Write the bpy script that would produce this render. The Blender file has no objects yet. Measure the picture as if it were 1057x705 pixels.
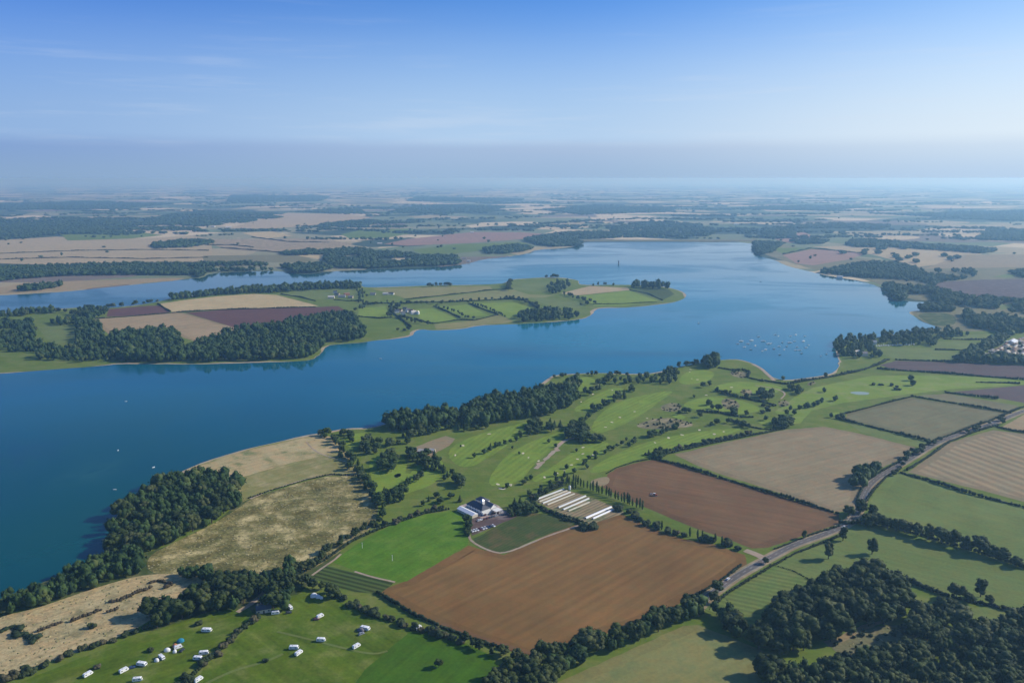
import bpy, math, random
import numpy as np
from mathutils import Vector

S = bpy.context.scene
C = S.collection
random.seed(7)
RNG = np.random.default_rng(11)

# ------------------------------------------------------------------ camera
CAM_H = 300.0
FPX = 829.0            # focal length in pixels of the 1057 px wide photograph
HOR = 184.0            # row of the horizon
PITCH = math.atan((352.5 - HOR) / FPX)
cam = bpy.data.cameras.new('camera')
cam.sensor_width = 36.0
cam.lens = 36.0 * FPX / 1057.0
cam.clip_start = 1.0
cam.clip_end = 400000.0
cam_o = bpy.data.objects.new('camera', cam)
cam_o.location = (0, 0, CAM_H)
cam_o.rotation_euler = (math.pi / 2 - PITCH, 0, 0)
C.objects.link(cam_o)
S.camera = cam_o

# ------------------------------------------------------------------ world, sun, exposure
SUN_ELEV = math.radians(30)
SUN_AZ = math.radians(13)          # measured from +X towards +Y (ahead and to the right)
w = bpy.data.worlds.new('World')
S.world = w
w.use_nodes = True
nt = w.node_tree
nt.nodes.clear()


def N(tree, kind, **kw):
    n = tree.nodes.new(kind)
    for k, v in kw.items():
        if k in n.inputs:
            n.inputs[k].default_value = v
        else:
            setattr(n, k, v)
    return n


def L(tree, a, b):
    tree.links.new(a, b)


def mathn(tree, op, a, b=None, c=None, clamp=False):
    n = tree.nodes.new('ShaderNodeMath')
    n.operation = op
    n.use_clamp = clamp
    for i, v in enumerate((a, b, c)):
        if v is None:
            continue
        if hasattr(v, 'default_value'):
            tree.links.new(v, n.inputs[i])
        else:
            n.inputs[i].default_value = v
    return n.outputs[0]


def mixc(tree, fac, a, b, mode='MIX'):
    n = tree.nodes.new('ShaderNodeMix')
    n.data_type = 'RGBA'
    n.blend_type = mode
    n.clamp_factor = True
    for s, v in ((n.inputs[0], fac), (n.inputs[6], a), (n.inputs[7], b)):
        if hasattr(v, 'default_value'):
            tree.links.new(v, s)
        else:
            s.default_value = v if not isinstance(v, tuple) else (*v[:3], 1.0)
    return n.outputs[2]


def smooth(tree, v, lo, hi, a=0.0, b=1.0):
    n = tree.nodes.new('ShaderNodeMapRange')
    n.interpolation_type = 'SMOOTHSTEP'
    tree.links.new(v, n.inputs[0])
    n.inputs[1].default_value = lo
    n.inputs[2].default_value = hi
    n.inputs[3].default_value = a
    n.inputs[4].default_value = b
    return n.outputs[0]


SKY_STRENGTH = 0.085
sky = nt.nodes.new('ShaderNodeTexSky')
sky.sky_type = 'NISHITA'
sky.sun_disc = False
sky.sun_elevation = SUN_ELEV
sky.sun_rotation = math.pi / 2 - SUN_AZ
sky.altitude = 300
sky.air_density = 1.0
sky.dust_density = 0.6
sky.ozone_density = 2.2
tc = nt.nodes.new('ShaderNodeTexCoord')
sep = nt.nodes.new('ShaderNodeSeparateXYZ')
L(nt, tc.outputs['Generated'], sep.inputs[0])
z = sep.outputs[2]
# slow wobble for the top of the haze bank and streaks of thin cloud
mp = nt.nodes.new('ShaderNodeMapping')
mp.inputs['Scale'].default_value = (3.5, 3.5, 22.0)
L(nt, tc.outputs['Generated'], mp.inputs[0])
nz = N(nt, 'ShaderNodeTexNoise', Scale=1.0, Detail=5.0, Roughness=0.55)
L(nt, mp.outputs[0], nz.inputs['Vector'])
nf = mathn(nt, 'SUBTRACT', nz.outputs[0], 0.5)
zw = mathn(nt, 'MULTIPLY_ADD', nf, 0.012, z)
def srgb(r, g, b):
    f = lambda c: (c / 255 / 12.92 if c <= 10 else ((c / 255 + .055) / 1.055) ** 2.4) / SKY_STRENGTH
    return (f(r), f(g), f(b))


def across(x, l, m, r):
    return mixc(nt, smooth(nt, x, 0.0, 0.62), mixc(nt, smooth(nt, x, -0.62, 0.0), l, m), r)


X = sep.outputs[0]
col = mixc(nt, 1.0, sky.outputs[0], across(X, (.36, .80, 1.72), (.46, .96, 1.75), (.85, 1.2, 1.62)), 'MULTIPLY')
# paler air lower down
pale = smooth(nt, zw, 0.035, 0.23, 0.92, 0.0)
col = mixc(nt, pale, col, across(X, srgb(148, 180, 223), srgb(182, 209, 239), srgb(227, 239, 250)))
# thin streaks of high cloud
mp2 = nt.nodes.new('ShaderNodeMapping')
mp2.inputs['Scale'].default_value = (2.0, 2.0, 30.0)
L(nt, tc.outputs['Generated'], mp2.inputs[0])
nz2 = N(nt, 'ShaderNodeTexNoise', Scale=2.2, Detail=6.0, Roughness=0.6)
L(nt, mp2.outputs[0], nz2.inputs['Vector'])
st = smooth(nt, nz2.outputs[0], 0.5, 0.75, 0.0, 0.22)
stm = mathn(nt, 'MULTIPLY', st, smooth(nt, z, 0.26, 0.05))
col = mixc(nt, stm, col, srgb(215, 225, 240))
# the haze bank lying along the horizon, with a soft uneven top
band = smooth(nt, zw, 0.032, 0.050, 0.78, 0.0)
col = mixc(nt, band, col, across(X, srgb(126, 158, 208), srgb(162, 185, 218), srgb(204, 223, 242)))
band2 = smooth(nt, z, 0.0, 0.04, 1.0, 0.0)
col = mixc(nt, band2, col, across(X, srgb(138, 168, 204), srgb(155, 184, 216), srgb(188, 213, 239)))
bg = nt.nodes.new('ShaderNodeBackground')
bg.inputs[1].default_value = SKY_STRENGTH
wo = nt.nodes.new('ShaderNodeOutputWorld')
L(nt, col, bg.inputs[0])
L(nt, bg.outputs[0], wo.inputs[0])

sun = bpy.data.lights.new('sun', 'SUN')
sun.energy = 5.0
sun.angle = math.radians(0.5)
sun.color = (1.0, 0.95, 0.86)
sun_o = bpy.data.objects.new('sun', sun)
C.objects.link(sun_o)
sd = Vector((math.cos(SUN_ELEV) * math.cos(SUN_AZ), math.cos(SUN_ELEV) * math.sin(SUN_AZ), math.sin(SUN_ELEV)))
sun_o.rotation_euler = sd.to_track_quat('Z', 'Y').to_euler()
sun_o.location = (400, 100, 500)

S.view_settings.view_transform = 'Standard'
S.view_settings.look = 'None'
S.view_settings.gamma = 1.0
S.view_settings.exposure = 0.0
S.cycles.max_bounces = 5
S.cycles.diffuse_bounces = 2
S.cycles.glossy_bounces = 2
S.cycles.transmission_bounces = 2
S.cycles.volume_bounces = 1
S.cycles.transparent_max_bounces = 8
S.cycles.use_denoising = True
HAZE_DENSITY = 0.98e-4
HAZE_COLOR = (0.36, 0.68, 1.0)


# ------------------------------------------------------------------ geometry helpers
def W(px, py):
    """A pixel of the photograph -> the point of flat ground it shows."""
    dx = (px - 528.5) / FPX
    dz = (352.5 - py) / FPX
    dy_w = math.cos(PITCH) + dz * math.sin(PITCH)
    dz_w = -math.sin(PITCH) + dz * math.cos(PITCH)
    t = CAM_H / -dz_w
    return (dx * t, dy_w * t)


def WP(pts):
    return np.array([W(*p) for p in pts], float)


def wobble(poly, step, amp, closed=True, seed=0):
    """Resample a world polyline and give it a natural uneven edge."""
    r = np.random.default_rng(seed)
    out = []
    n = len(poly)
    rng = range(n if closed else n - 1)
    for i in rng:
        a, b = poly[i], poly[(i + 1) % n]
        d = np.linalg.norm(b - a)
        k = max(1, min(60, int(d / step)))
        nrm = np.array([-(b - a)[1], (b - a)[0]]) / max(d, 1e-6)
        for j in range(k):
            t = j / k
            off = 0 if j == 0 else r.normal(0, amp)
            out.append(a + (b - a) * t + nrm * off)
    if not closed:
        out.append(poly[-1])
    return np.array(out)


def chaikin(poly, it=2, closed=True):
    p = np.array(poly, float)
    for _ in range(it):
        q = np.roll(p, -1, 0) if closed else p[1:]
        a = p if closed else p[:-1]
        s = np.empty((2 * len(a), 2))
        s[0::2] = 0.75 * a + 0.25 * q
        s[1::2] = 0.25 * a + 0.75 * q
        p = s if closed else np.vstack([p[:1], s, p[-1:]])
    return p


def inside(poly, pts):
    x, y = pts[:, 0], pts[:, 1]
    res = np.zeros(len(pts), bool)
    n = len(poly)
    j = n - 1
    for i in range(n):
        xi, yi = poly[i]
        xj, yj = poly[j]
        if yi != yj:
            c = ((yi > y) != (yj > y)) & (x < (xj - xi) * (y - yi) / (yj - yi) + xi)
            res ^= c
        j = i
    return res


def mesh_tris(name, verts, tris, mats, midx=None, smooth_=False):
    me = bpy.data.meshes.new(name)
    v = np.asarray(verts, np.float32)
    f = np.asarray(tris, np.int32)
    me.vertices.add(len(v))
    me.vertices.foreach_set('co', v.ravel())
    me.loops.add(f.size)
    me.loops.foreach_set('vertex_index', f.ravel())
    me.polygons.add(len(f))
    me.polygons.foreach_set('loop_start', np.arange(0, f.size, 3, dtype=np.int32))
    me.polygons.foreach_set('loop_total', np.full(len(f), 3, np.int32))
    if midx is not None:
        me.polygons.foreach_set('material_index', np.asarray(midx, np.int32))
    if smooth_:
        me.polygons.foreach_set('use_smooth', np.ones(len(f), bool))
    for m in mats:
        me.materials.append(m)
    me.update(calc_edges=True)
    me.validate()
    return me


def link(name, me, loc=(0, 0, 0), parent=None, label=None, cat=None, group=None, kind=None, rz=0):
    o = bpy.data.objects.new(name, me)
    C.objects.link(o)
    o.location = loc
    o.rotation_euler = (0, 0, rz)
    if parent:
        o.parent = parent
    if label:
        o['label'] = label
    if cat:
        o['category'] = cat
    if group:
        o['group'] = group
    if kind:
        o['kind'] = kind
    return o


def sheet(name, poly, zz, mat, kind='structure', label=None):
    """A flat piece of land: one polygon, origin at its centre."""
    poly = np.asarray(poly, float)
    a = np.roll(poly, -1, 0)
    area = np.sum(poly[:, 0] * a[:, 1] - a[:, 0] * poly[:, 1])
    if area < 0:
        poly = poly[::-1]
    c = poly.mean(0)
    me = bpy.data.meshes.new(name)
    me.from_pydata([(x - c[0], y - c[1], 0) for x, y in poly], [], [tuple(range(len(poly)))])
    me.materials.append(mat)
    me.update()
    return link(name, me, (c[0], c[1], zz), kind=kind, label=label)


class MB:
    """Collects boxes, tubes and prisms and links them as one mesh."""
    def __init__(s):
        s.v, s.f, s.m = [], [], []

    def add(s, vs, fs, m=0):
        o = len(s.v)
        s.v += [tuple(x) for x in vs]
        s.f += [tuple(i + o for i in f) for f in fs]
        s.m += [m] * len(fs)

    def box(s, x0, x1, y0, y1, z0, z1, m=0):
        vs = [(x, y, zz) for zz in (z0, z1) for y in (y0, y1) for x in (x0, x1)]
        s.add(vs, [(0, 2, 3, 1), (4, 5, 7, 6), (0, 1, 5, 4), (2, 6, 7, 3), (0, 4, 6, 2), (1, 3, 7, 5)], m)

    def prism_y(s, prof, y0, y1, m=0):
        """Profile of (x, z) pairs, extruded along y."""
        n = len(prof)
        vs = [(x, y0, zz) for x, zz in prof] + [(x, y1, zz) for x, zz in prof]
        fs = [tuple(range(n))[::-1], tuple(range(n, 2 * n))]
        fs += [(i, (i + 1) % n, (i + 1) % n + n, i + n) for i in range(n)]
        s.add(vs, fs, m)

    def prism_x(s, prof, x0, x1, m=0):
        n = len(prof)
        vs = [(x0, y, zz) for y, zz in prof] + [(x1, y, zz) for y, zz in prof]
        fs = [tuple(range(n))[::-1], tuple(range(n, 2 * n))]
        fs += [(i, (i + 1) % n, (i + 1) % n + n, i + n) for i in range(n)]
        s.add(vs, fs, m)

    def tube(s, p, q, r0, r1, n=7, m=0):
        p, q = Vector(p), Vector(q)
        ax = (q - p).normalized()
        u = ax.orthogonal().normalized()
        v = ax.cross(u)
        vs = []
        for c, r in ((p, r0), (q, r1)):
            for i in range(n):
                a = 2 * math.pi * i / n
                vs.append(c + u * (r * math.cos(a)) + v * (r * math.sin(a)))
        fs = [(i, (i + 1) % n, (i + 1) % n + n, i + n) for i in range(n)]
        fs += [tuple(range(n))[::-1], tuple(range(n, 2 * n))]
        s.add(vs, fs, m)

    def mesh(s, name, mats):
        me = bpy.data.meshes.new(name)
        me.from_pydata(s.v, [], s.f)
        for m in mats:
            me.materials.append(m)
        me.polygons.foreach_set('material_index', np.array(s.m, np.int32))
        me.update()
        return me


# ------------------------------------------------------------------ materials
def base_mat(name, rough=0.9, spec=0.2):
    m = bpy.data.materials.new(name)
    m.use_nodes = True
    t = m.node_tree
    b = t.nodes['Principled BSDF']
    b.inputs['Roughness'].default_value = rough
    b.inputs['Specular IOR Level'].default_value = spec
    return m, t, b


def plain(name, c, rough=0.6, spec=0.3, vary=0.12, scale=0.8, metallic=0.0):
    m, t, b = base_mat(name, rough, spec)
    tcx = t.nodes.new('ShaderNodeTexCoord')
    n = N(t, 'ShaderNodeTexNoise', Scale=scale, Detail=4.0)
    L(t, tcx.outputs['Object'], n.inputs['Vector'])
    v = mathn(t, 'MULTIPLY_ADD', n.outputs[0], 2 * vary, 1 - vary)
    r = t.nodes.new('ShaderNodeVectorMath')
    r.operation = 'SCALE'
    r.inputs[0].default_value = c
    L(t, v, r.inputs['Scale'])
    L(t, r.outputs[0], b.inputs['Base Color'])
    b.inputs['Metallic'].default_value = metallic
    return m


def field_mat(name, c1, c2, ang=0.0, patch=90.0, fine=2.5, stripe=0.0, period=12.0, streak=0.25, mott=0.35, finea=0.25, tint=None, tint_amt=0.0):
    """Cropped or grazed land: broad patches of two colours, drilled streaks along the rows, fine speckle."""
    m, t, b = base_mat(name, 0.95, 0.1)
    g = t.nodes.new('ShaderNodeNewGeometry')
    pos = g.outputs['Position']
    n1 = N(t, 'ShaderNodeTexNoise', Scale=1.0 / patch, Detail=5.0, Roughness=0.6)
    L(t, pos, n1.inputs['Vector'])
    f = smooth(t, n1.outputs[0], 0.5 - mott, 0.5 + mott)
    colr = mixc(t, f, c1, c2)
    mpx = t.nodes.new('ShaderNodeMapping')
    mpx.vector_type = 'TEXTURE'
    mpx.inputs['Rotation'].default_value = (0, 0, ang)
    L(t, pos, mpx.inputs[0])
    rot = mpx.outputs[0]
    ms = t.nodes.new('ShaderNodeVectorMath')
    ms.operation = 'MULTIPLY'
    ms.inputs[1].default_value = (1 / 110.0, 1 / 5.0, 0)
    L(t, rot, ms.inputs[0])
    n2 = N(t, 'ShaderNodeTexNoise', Scale=1.0, Detail=4.0, Roughness=0.65)
    L(t, ms.outputs[0], n2.inputs['Vector'])
    n3 = N(t, 'ShaderNodeTexNoise', Scale=1.0 / fine, Detail=3.0, Roughness=0.7)
    L(t, pos, n3.inputs['Vector'])
    n4 = N(t, 'ShaderNodeTexNoise', Scale=1.0 / 22.0, Detail=4.0, Roughness=0.65)
    L(t, pos, n4.inputs['Vector'])
    v = mathn(t, 'MULTIPLY_ADD', mathn(t, 'SUBTRACT', n2.outputs[0], 0.5), 2 * streak, 1.0)
    v = mathn(t, 'MULTIPLY_ADD', mathn(t, 'SUBTRACT', n3.outputs[0], 0.5), 2 * finea, v)
    v = mathn(t, 'MULTIPLY_ADD', mathn(t, 'SUBTRACT', n4.outputs[0], 0.5), 2 * finea, v)
    if stripe:
        wv = t.nodes.new('ShaderNodeTexWave')
        wv.bands_direction = 'Y'
        wv.inputs['Scale'].default_value = 0.314 / period
        wv.inputs['Distortion'].default_value = 0.35
        wv.inputs['Detail'].default_value = 2.0
        L(t, rot, wv.inputs[0])
        v = mathn(t, 'MULTIPLY_ADD', mathn(t, 'SUBTRACT', wv.outputs[1], 0.5), stripe, v)
    v = mathn(t, 'MAXIMUM', v, 0.15)
    n5 = N(t, 'ShaderNodeTexNoise', Scale=1.0 / 14.0, Detail=5.0, Roughness=0.7, Distortion=0.7)
    L(t, pos, n5.inputs['Vector'])
    colr = mixc(t, smooth(t, n5.outputs[0], 0.38, 0.64), colr, (1.12, 0.97, 0.92), 'MULTIPLY')
    if tint:
        colr = mixc(t, mathn(t, 'MULTIPLY', smooth(t, n4.outputs[0], 0.45, 0.7), tint_amt), colr, tint)
    r = t.nodes.new('ShaderNodeVectorMath')
    r.operation = 'SCALE'
    L(t, colr, r.inputs[0])
    L(t, v, r.inputs['Scale'])
    L(t, r.outputs[0], b.inputs['Base Color'])
    return m


def foliage_mat(name, dark, light, dry=None, obj_random=True, trans=0.12):
    m, t, b = base_mat(name, 0.75, 0.15)
    oi = t.nodes.new('ShaderNodeObjectInfo')
    g = t.nodes.new('ShaderNodeNewGeometry')
    n = N(t, 'ShaderNodeTexNoise', Scale=0.05, Detail=3.0)
    L(t, g.outputs['Position'], n.inputs['Vector'])
    f = mathn(t, 'MULTIPLY', g.outputs['Random Per Island'], 0.55)
    if obj_random:
        f = mathn(t, 'MULTIPLY_ADD', oi.outputs['Random'], 0.6, f)
    else:
        f = mathn(t, 'MULTIPLY_ADD', mathn(t, 'SUBTRACT', n.outputs[0], 0.3), 1.0, f)
    f = mathn(t, 'MULTIPLY', f, 0.85, clamp=True)
    c = mixc(t, f, dark, light)
    if dry:
        k = oi.outputs['Random'] if obj_random else n.outputs[0]
        c = mixc(t, smooth(t, k, 0.66 if obj_random else 0.56, 0.95 if obj_random else 0.7, 0, 0.85), c, dry)
    L(t, c, b.inputs['Base Color'])
    return m


MF = {}
MF['tree'] = foliage_mat('tree_foliage', (0.006, 0.017, 0.005), (0.060, 0.082, 0.016), (0.070, 0.080, 0.026))
MF['golf'] = foliage_mat('park_tree_foliage', (0.009, 0.026, 0.006), (0.066, 0.102, 0.020), (0.07, 0.09, 0.03))
MF['bush'] = foliage_mat('shrub_foliage', (0.014, 0.026, 0.009), (0.055, 0.072, 0.024), (0.09, 0.075, 0.04))
MF['wood'] = foliage_mat('woodland_canopy', (0.009, 0.026, 0.008), (0.062, 0.105, 0.022), (0.085, 0.10, 0.028), obj_random=False)
MF['hedge'] = foliage_mat('hedge_foliage', (0.010, 0.020, 0.008), (0.036, 0.054, 0.018), obj_random=False)
MF['thorn'] = foliage_mat('thorn_scrub', (0.045, 0.035, 0.022), (0.085, 0.07, 0.04), obj_random=False)
M_BARK = plain('bark', (0.09, 0.07, 0.05), 0.9, 0.1)

GREENS = {
    'rough': ((0.135, 0.130, 0.036), (0.195, 0.180, 0.058)),
    'bright': ((0.064, 0.160, 0.007), (0.098, 0.200, 0.012)),
    'rich': ((0.042, 0.110, 0.003), (0.062, 0.135, 0.006)),
    'camp': ((0.062, 0.122, 0.004), (0.105, 0.155, 0.009)),
    'golf': ((0.092, 0.150, 0.016), (0.138, 0.190, 0.028)),
    'fair': ((0.138, 0.222, 0.022), (0.200, 0.280, 0.038)),
    'past': ((0.112, 0.158, 0.036), (0.160, 0.205, 0.058)),
    'olive': ((0.190, 0.199, 0.061), (0.247, 0.237, 0.084)),
    'dull': ((0.150, 0.150, 0.071), (0.190, 0.180, 0.090)),
    'dark': ((0.045, 0.078, 0.016), (0.066, 0.090, 0.023)),
    'brown': ((0.158, 0.091, 0.028), (0.232, 0.136, 0.044)),
    'rust': ((0.135, 0.078, 0.034), (0.195, 0.114, 0.050)),
    'plum': ((0.102, 0.051, 0.041), (0.127, 0.066, 0.051)),
    'slate': ((0.095, 0.068, 0.064), (0.117, 0.086, 0.077)),
    'tan': ((0.285, 0.223, 0.113), (0.342, 0.266, 0.144)),
    'straw': ((0.385, 0.315, 0.150), (0.470, 0.385, 0.195)),
    'khaki': ((0.235, 0.195, 0.104), (0.285, 0.230, 0.128)),
    'pink': ((0.35, 0.285, 0.150), (0.41, 0.335, 0.185)),
    'redbr': ((0.27, 0.165, 0.115), (0.32, 0.205, 0.145)),
}

# ------------------------------------------------------------------ ground
def ground_mat():
    m, t, b = base_mat('patchwork_farmland', 0.95, 0.1)
    g = t.nodes.new('ShaderNodeNewGeometry')
    n0 = N(t, 'ShaderNodeTexNoise', Scale=1 / 900.0, Detail=2.0)
    L(t, g.outputs['Position'], n0.inputs['Vector'])
    wv = t.nodes.new('ShaderNodeVectorMath')
    wv.operation = 'MULTIPLY_ADD'
    L(t, n0.outputs[1], wv.inputs[0])
    wv.inputs[1].default_value = (500, 500, 0)
    L(t, g.outputs['Position'], wv.inputs[2])

    def vor(scale, feat='F1'):
        v = t.nodes.new('ShaderNodeTexVoronoi')
        v.voronoi_dimensions = '2D'
        v.feature = feat
        if feat == 'F1':
            v.distance = 'CHEBYCHEV'
        v.inputs['Scale'].default_value = scale
        v.inputs['Randomness'].default_value = 0.9
        L(t, wv.outputs[0], v.inputs['Vector'])
        return v
    v1 = vor(1 / 430.0)
    s1 = t.nodes.new('ShaderNodeSeparateColor')
    L(t, v1.outputs['Color'], s1.inputs[0])
    big = N(t, 'ShaderNodeTexNoise', Scale=1 / 3800.0, Detail=2.0)
    L(t, g.outputs['Position'], big.inputs['Vector'])
    key = mathn(t, 'ADD', s1.outputs[0], mathn(t, 'MULTIPLY_ADD', big.outputs[0], 1.1, -0.55))
    cr = t.nodes.new('ShaderNodeValToRGB')
    cr.color_ramp.interpolation = 'CONSTANT'
    stops = [(0.0, (0.035, 0.055, 0.03)), (0.20, (0.09, 0.12, 0.055)), (0.33, (0.14, 0.16, 0.08)), (0.45, (0.29, 0.24, 0.13)),
             (0.54, (0.15, 0.12, 0.09)), (0.61, (0.42, 0.33, 0.19)), (0.72, (0.21, 0.20, 0.11)), (0.80, (0.46, 0.37, 0.22)), (0.92, (0.12, 0.15, 0.07))]
    el = cr.color_ramp.elements
    el[0].position, el[0].color = 0, (*stops[0][1], 1)
    el[1].position, el[1].color = stops[1][0], (*stops[1][1], 1)
    for p, c in stops[2:]:
        e = el.new(p)
        e.color = (*c, 1)
    L(t, key, cr.inputs[0])
    c = cr.outputs[0]
    n3 = N(t, 'ShaderNodeTexNoise', Scale=1 / 60.0, Detail=5.0, Roughness=0.65)
    L(t, g.outputs['Position'], n3.inputs['Vector'])
    vv = mathn(t, 'MULTIPLY_ADD', n3.outputs[0], 0.8, 0.78)
    r = t.nodes.new('ShaderNodeVectorMath')
    r.operation = 'SCALE'
    L(t, c, r.inputs[0])
    L(t, vv, r.inputs['Scale'])
    L(t, r.outputs[0], b.inputs['Base Color'])
    return m


ticks = [-150000, -60000, -30000, -16000, -9000, -6000, -4000, -2500, -1500, -800, -400, 0, 400, 800, 1500, 2500, 4000, 6000, 9000, 16000, 30000, 60000, 150000]
gv = [(x, y, 0) for y in ticks for x in ticks]
nn = len(ticks)
gf = [(j * nn + i, j * nn + i + 1, (j + 1) * nn + i + 1, (j + 1) * nn + i) for j in range(nn - 1) for i in range(nn - 1)]
gm = bpy.data.meshes.new('ground')
gm.from_pydata(gv, [], gf)
gm.materials.append(ground_mat())
link('ground', gm, kind='structure')


# ------------------------------------------------------------------ lake and peninsula
def water_mat():
    m, t, b = base_mat('reservoir_water', 0.12, 0.5)
    b.inputs['IOR'].default_value = 1.33
    g = t.nodes.new('ShaderNodeNewGeometry')
    pos = g.outputs['Position']
    n1 = N(t, 'ShaderNodeTexNoise', Scale=1 / 420.0, Detail=6.0, Roughness=0.6, Distortion=0.6)
    an = t.nodes.new('ShaderNodeVectorMath')
    an.operation = 'MULTIPLY'
    an.inputs[1].default_value = (0.55, 1.25, 0)
    L(t, pos, an.inputs[0])
    L(t, an.outputs[0], n1.inputs['Vector'])
    water_col = mixc(t, smooth(t, n1.outputs[0], 0.3, 0.7), (0.0, 0.044, 0.056), (0.0, 0.066, 0.080))  # light and dark wind lanes of the reflection, painted into the base colour
    # algae swirl drifting off the near wood, shallows by the golf course bay, and sky reflection painted in over mid-lake
    for (px, py, rx, ry, cc, amt) in ((640, 320, 900, 1100, (0.0, 0.15, 0.21), 1.0), (250, 395, 500, 260, (0.0, 0.095, 0.14), 0.8), (92, 490, 30, 60, (0.03, 0.13, 0.10), 0.85), (40, 530, 230, 330, (0.0, 0.062, 0.052), 1.0),  # first broad blob brightens the colour in place of reflected sky
                                      (800, 378, 16, 60, (0.02, 0.16, 0.16), 0.5), (850, 378, 45, 50, (0.02, 0.13, 0.13), 0.4),
                                      (15, 470, 60, 60, (0.003, 0.04, 0.085), 0.5)):
        cx, cy = W(px, py)
        d = t.nodes.new('ShaderNodeVectorMath')
        d.operation = 'SUBTRACT'
        L(t, pos, d.inputs[0])
        d.inputs[1].default_value = (cx, cy, 0)
        q = t.nodes.new('ShaderNodeVectorMath')
        q.operation = 'MULTIPLY'
        L(t, d.outputs[0], q.inputs[0])
        q.inputs[1].default_value = (1 / rx, 1 / ry, 0)
        ln = t.nodes.new('ShaderNodeVectorMath')
        ln.operation = 'LENGTH'
        L(t, q.outputs[0], ln.inputs[0])
        nn_ = N(t, 'ShaderNodeTexNoise', Scale=1 / 45.0, Detail=6.0, Roughness=0.65, Distortion=1.5)
        L(t, pos, nn_.inputs['Vector'])
        mk = mathn(t, 'MULTIPLY', smooth(t, ln.outputs[1], 0.2, 1.5, amt, 0.0), smooth(t, nn_.outputs[0], 0.40, 0.62) if max(rx, ry) < 200 else smooth(t, n1.outputs[0], 0.2, 0.6))
        water_col = mixc(t, mk, water_col, cc)
    L(t, water_col, b.inputs['Base Color'])
    # wind lanes change the roughness, ripples tilt the surface
    sc = t.nodes.new('ShaderNodeVectorMath')
    sc.operation = 'MULTIPLY'
    sc.inputs[1].default_value = (1 / 700.0, 1 / 330.0, 0)
    L(t, pos, sc.inputs[0])
    n2 = N(t, 'ShaderNodeTexNoise', Scale=1.0, Detail=7.0, Roughness=0.62, Distortion=0.8)
    L(t, sc.outputs[0], n2.inputs['Vector'])
    L(t, smooth(t, n2.outputs[0], 0.40, 0.62, 0.03, 0.24), b.inputs['Roughness'])
    n3 = N(t, 'ShaderNodeTexNoise', Scale=1 / 7.0, Detail=5.0, Roughness=0.6)
    L(t, pos, n3.inputs['Vector'])
    bp = t.nodes.new('ShaderNodeBump')
    bp.inputs['Strength'].default_value = 0.10
    bp.inputs['Distance'].default_value = 0.5
    L(t, n3.outputs[0], bp.inputs['Height'])
    L(t, bp.outputs[0], b.inputs['Normal'])
    return m


SHORE_SOUTH = [(-330, 770), (-120, 690), (-40, 632), (0, 621), (30, 612), (57, 599), (80, 587), (100, 580), (110, 570), (112, 552), (118, 534), (136, 516), (153, 503), (175, 492), (192, 484.5), (212, 476),
               (240, 467.5), (262, 461.5), (286, 456.5), (311, 450), (337, 446), (357, 442), (383, 441.5), (400, 437), (425, 432), (450, 429), (474, 427), (482, 421), (505, 416), (530, 413), (545, 408), (556, 398),
               (565, 391), (572, 387), (600, 385.5), (622, 385), (645, 386), (668, 386), (685, 383), (700, 379), (715, 376), (735, 373), (750, 371), (764, 371), (777, 375), (787, 380), (792, 385), (800, 391), (812, 392.5),
               (833, 390), (851, 387.5), (862, 384), (867.5, 375), (864, 368), (862, 360), (859, 355), (870, 351), (886, 350), (902, 349), (930, 344), (953, 341.5), (969, 340), (972, 339), (963, 336), (951, 332),
               (944, 327), (937, 322), (950, 320.8), (968, 321.5), (962, 317), (952, 315.6), (961, 312), (940, 311.5), (925, 309), (914, 304), (908, 296), (889, 290), (871, 287.5), (848, 283.6), (828, 278.5),
               (812, 274.7), (800, 268.5), (788, 266), (778, 260.5), (775.5, 249.3)]
SHORE_NORTH = [(700, 249.3), (650, 249.3), (602, 249.3), (597, 254), (581, 256.5), (553, 258), (545, 262), (520, 265.8), (497, 268), (485, 272), (464, 275), (426, 277.5), (382, 278.5), (344, 280), (325, 283),
               (311, 283.6), (293, 280), (270, 280), (240, 281), (217, 282.5), (209, 287), (197, 287.5), (179, 290), (128, 295), (71, 301), (30, 303.5), (0, 305), (-120, 309), (-330, 320)]
PEN_LEFT_N = [(-330, 330), (-120, 325), (0, 323.5), (25, 322.5), (51, 319.6), (87, 317.2), (115, 318), (143, 315), (163, 311.7), (174, 308.5), (215, 303.5), (260, 299), (311, 296.3), (362, 294.3), (372, 294.6), (376, 297),
              (413, 296), (449, 294.6), (477, 294.4), (515, 293.5), (524, 291), (528, 288.5), (545, 287.5), (563, 286.3), (581, 286.7), (598, 289.6), (597, 293.5), (609, 294.4), (630, 294), (653, 294.3), (672, 294.3),
              (686, 296), (695, 298.2), (706, 301.5), (709, 306.6), (699, 311.7), (678, 314.8), (648, 317.7), (622, 318), (615, 319.4), (612, 324.5), (602, 329.6), (566, 333), (535, 334.5), (520, 335),
              (495, 336), (477, 339.8), (455, 341), (444, 341), (435, 339.8), (428, 342), (426, 347), (408, 350), (388, 351.3), (372, 354), (349, 355.4), (337, 357), (332, 365), (322, 372), (298, 373.5), (270, 374),
              (230, 375.6), (189, 376), (153, 376), (123, 375.6), (102, 378), (64, 380.7), (25, 383.8), (0, 385.8), (-120, 392), (-330, 404)]
lake_poly = wobble(chaikin(WP(SHORE_SOUTH + SHORE_NORTH), 1), 12, 0.9, seed=3)
sheet('lake_water', lake_poly, 0.06, water_mat())
LAKE = WP(SHORE_SOUTH + SHORE_NORTH)
PEN = WP(PEN_LEFT_N)

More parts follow.
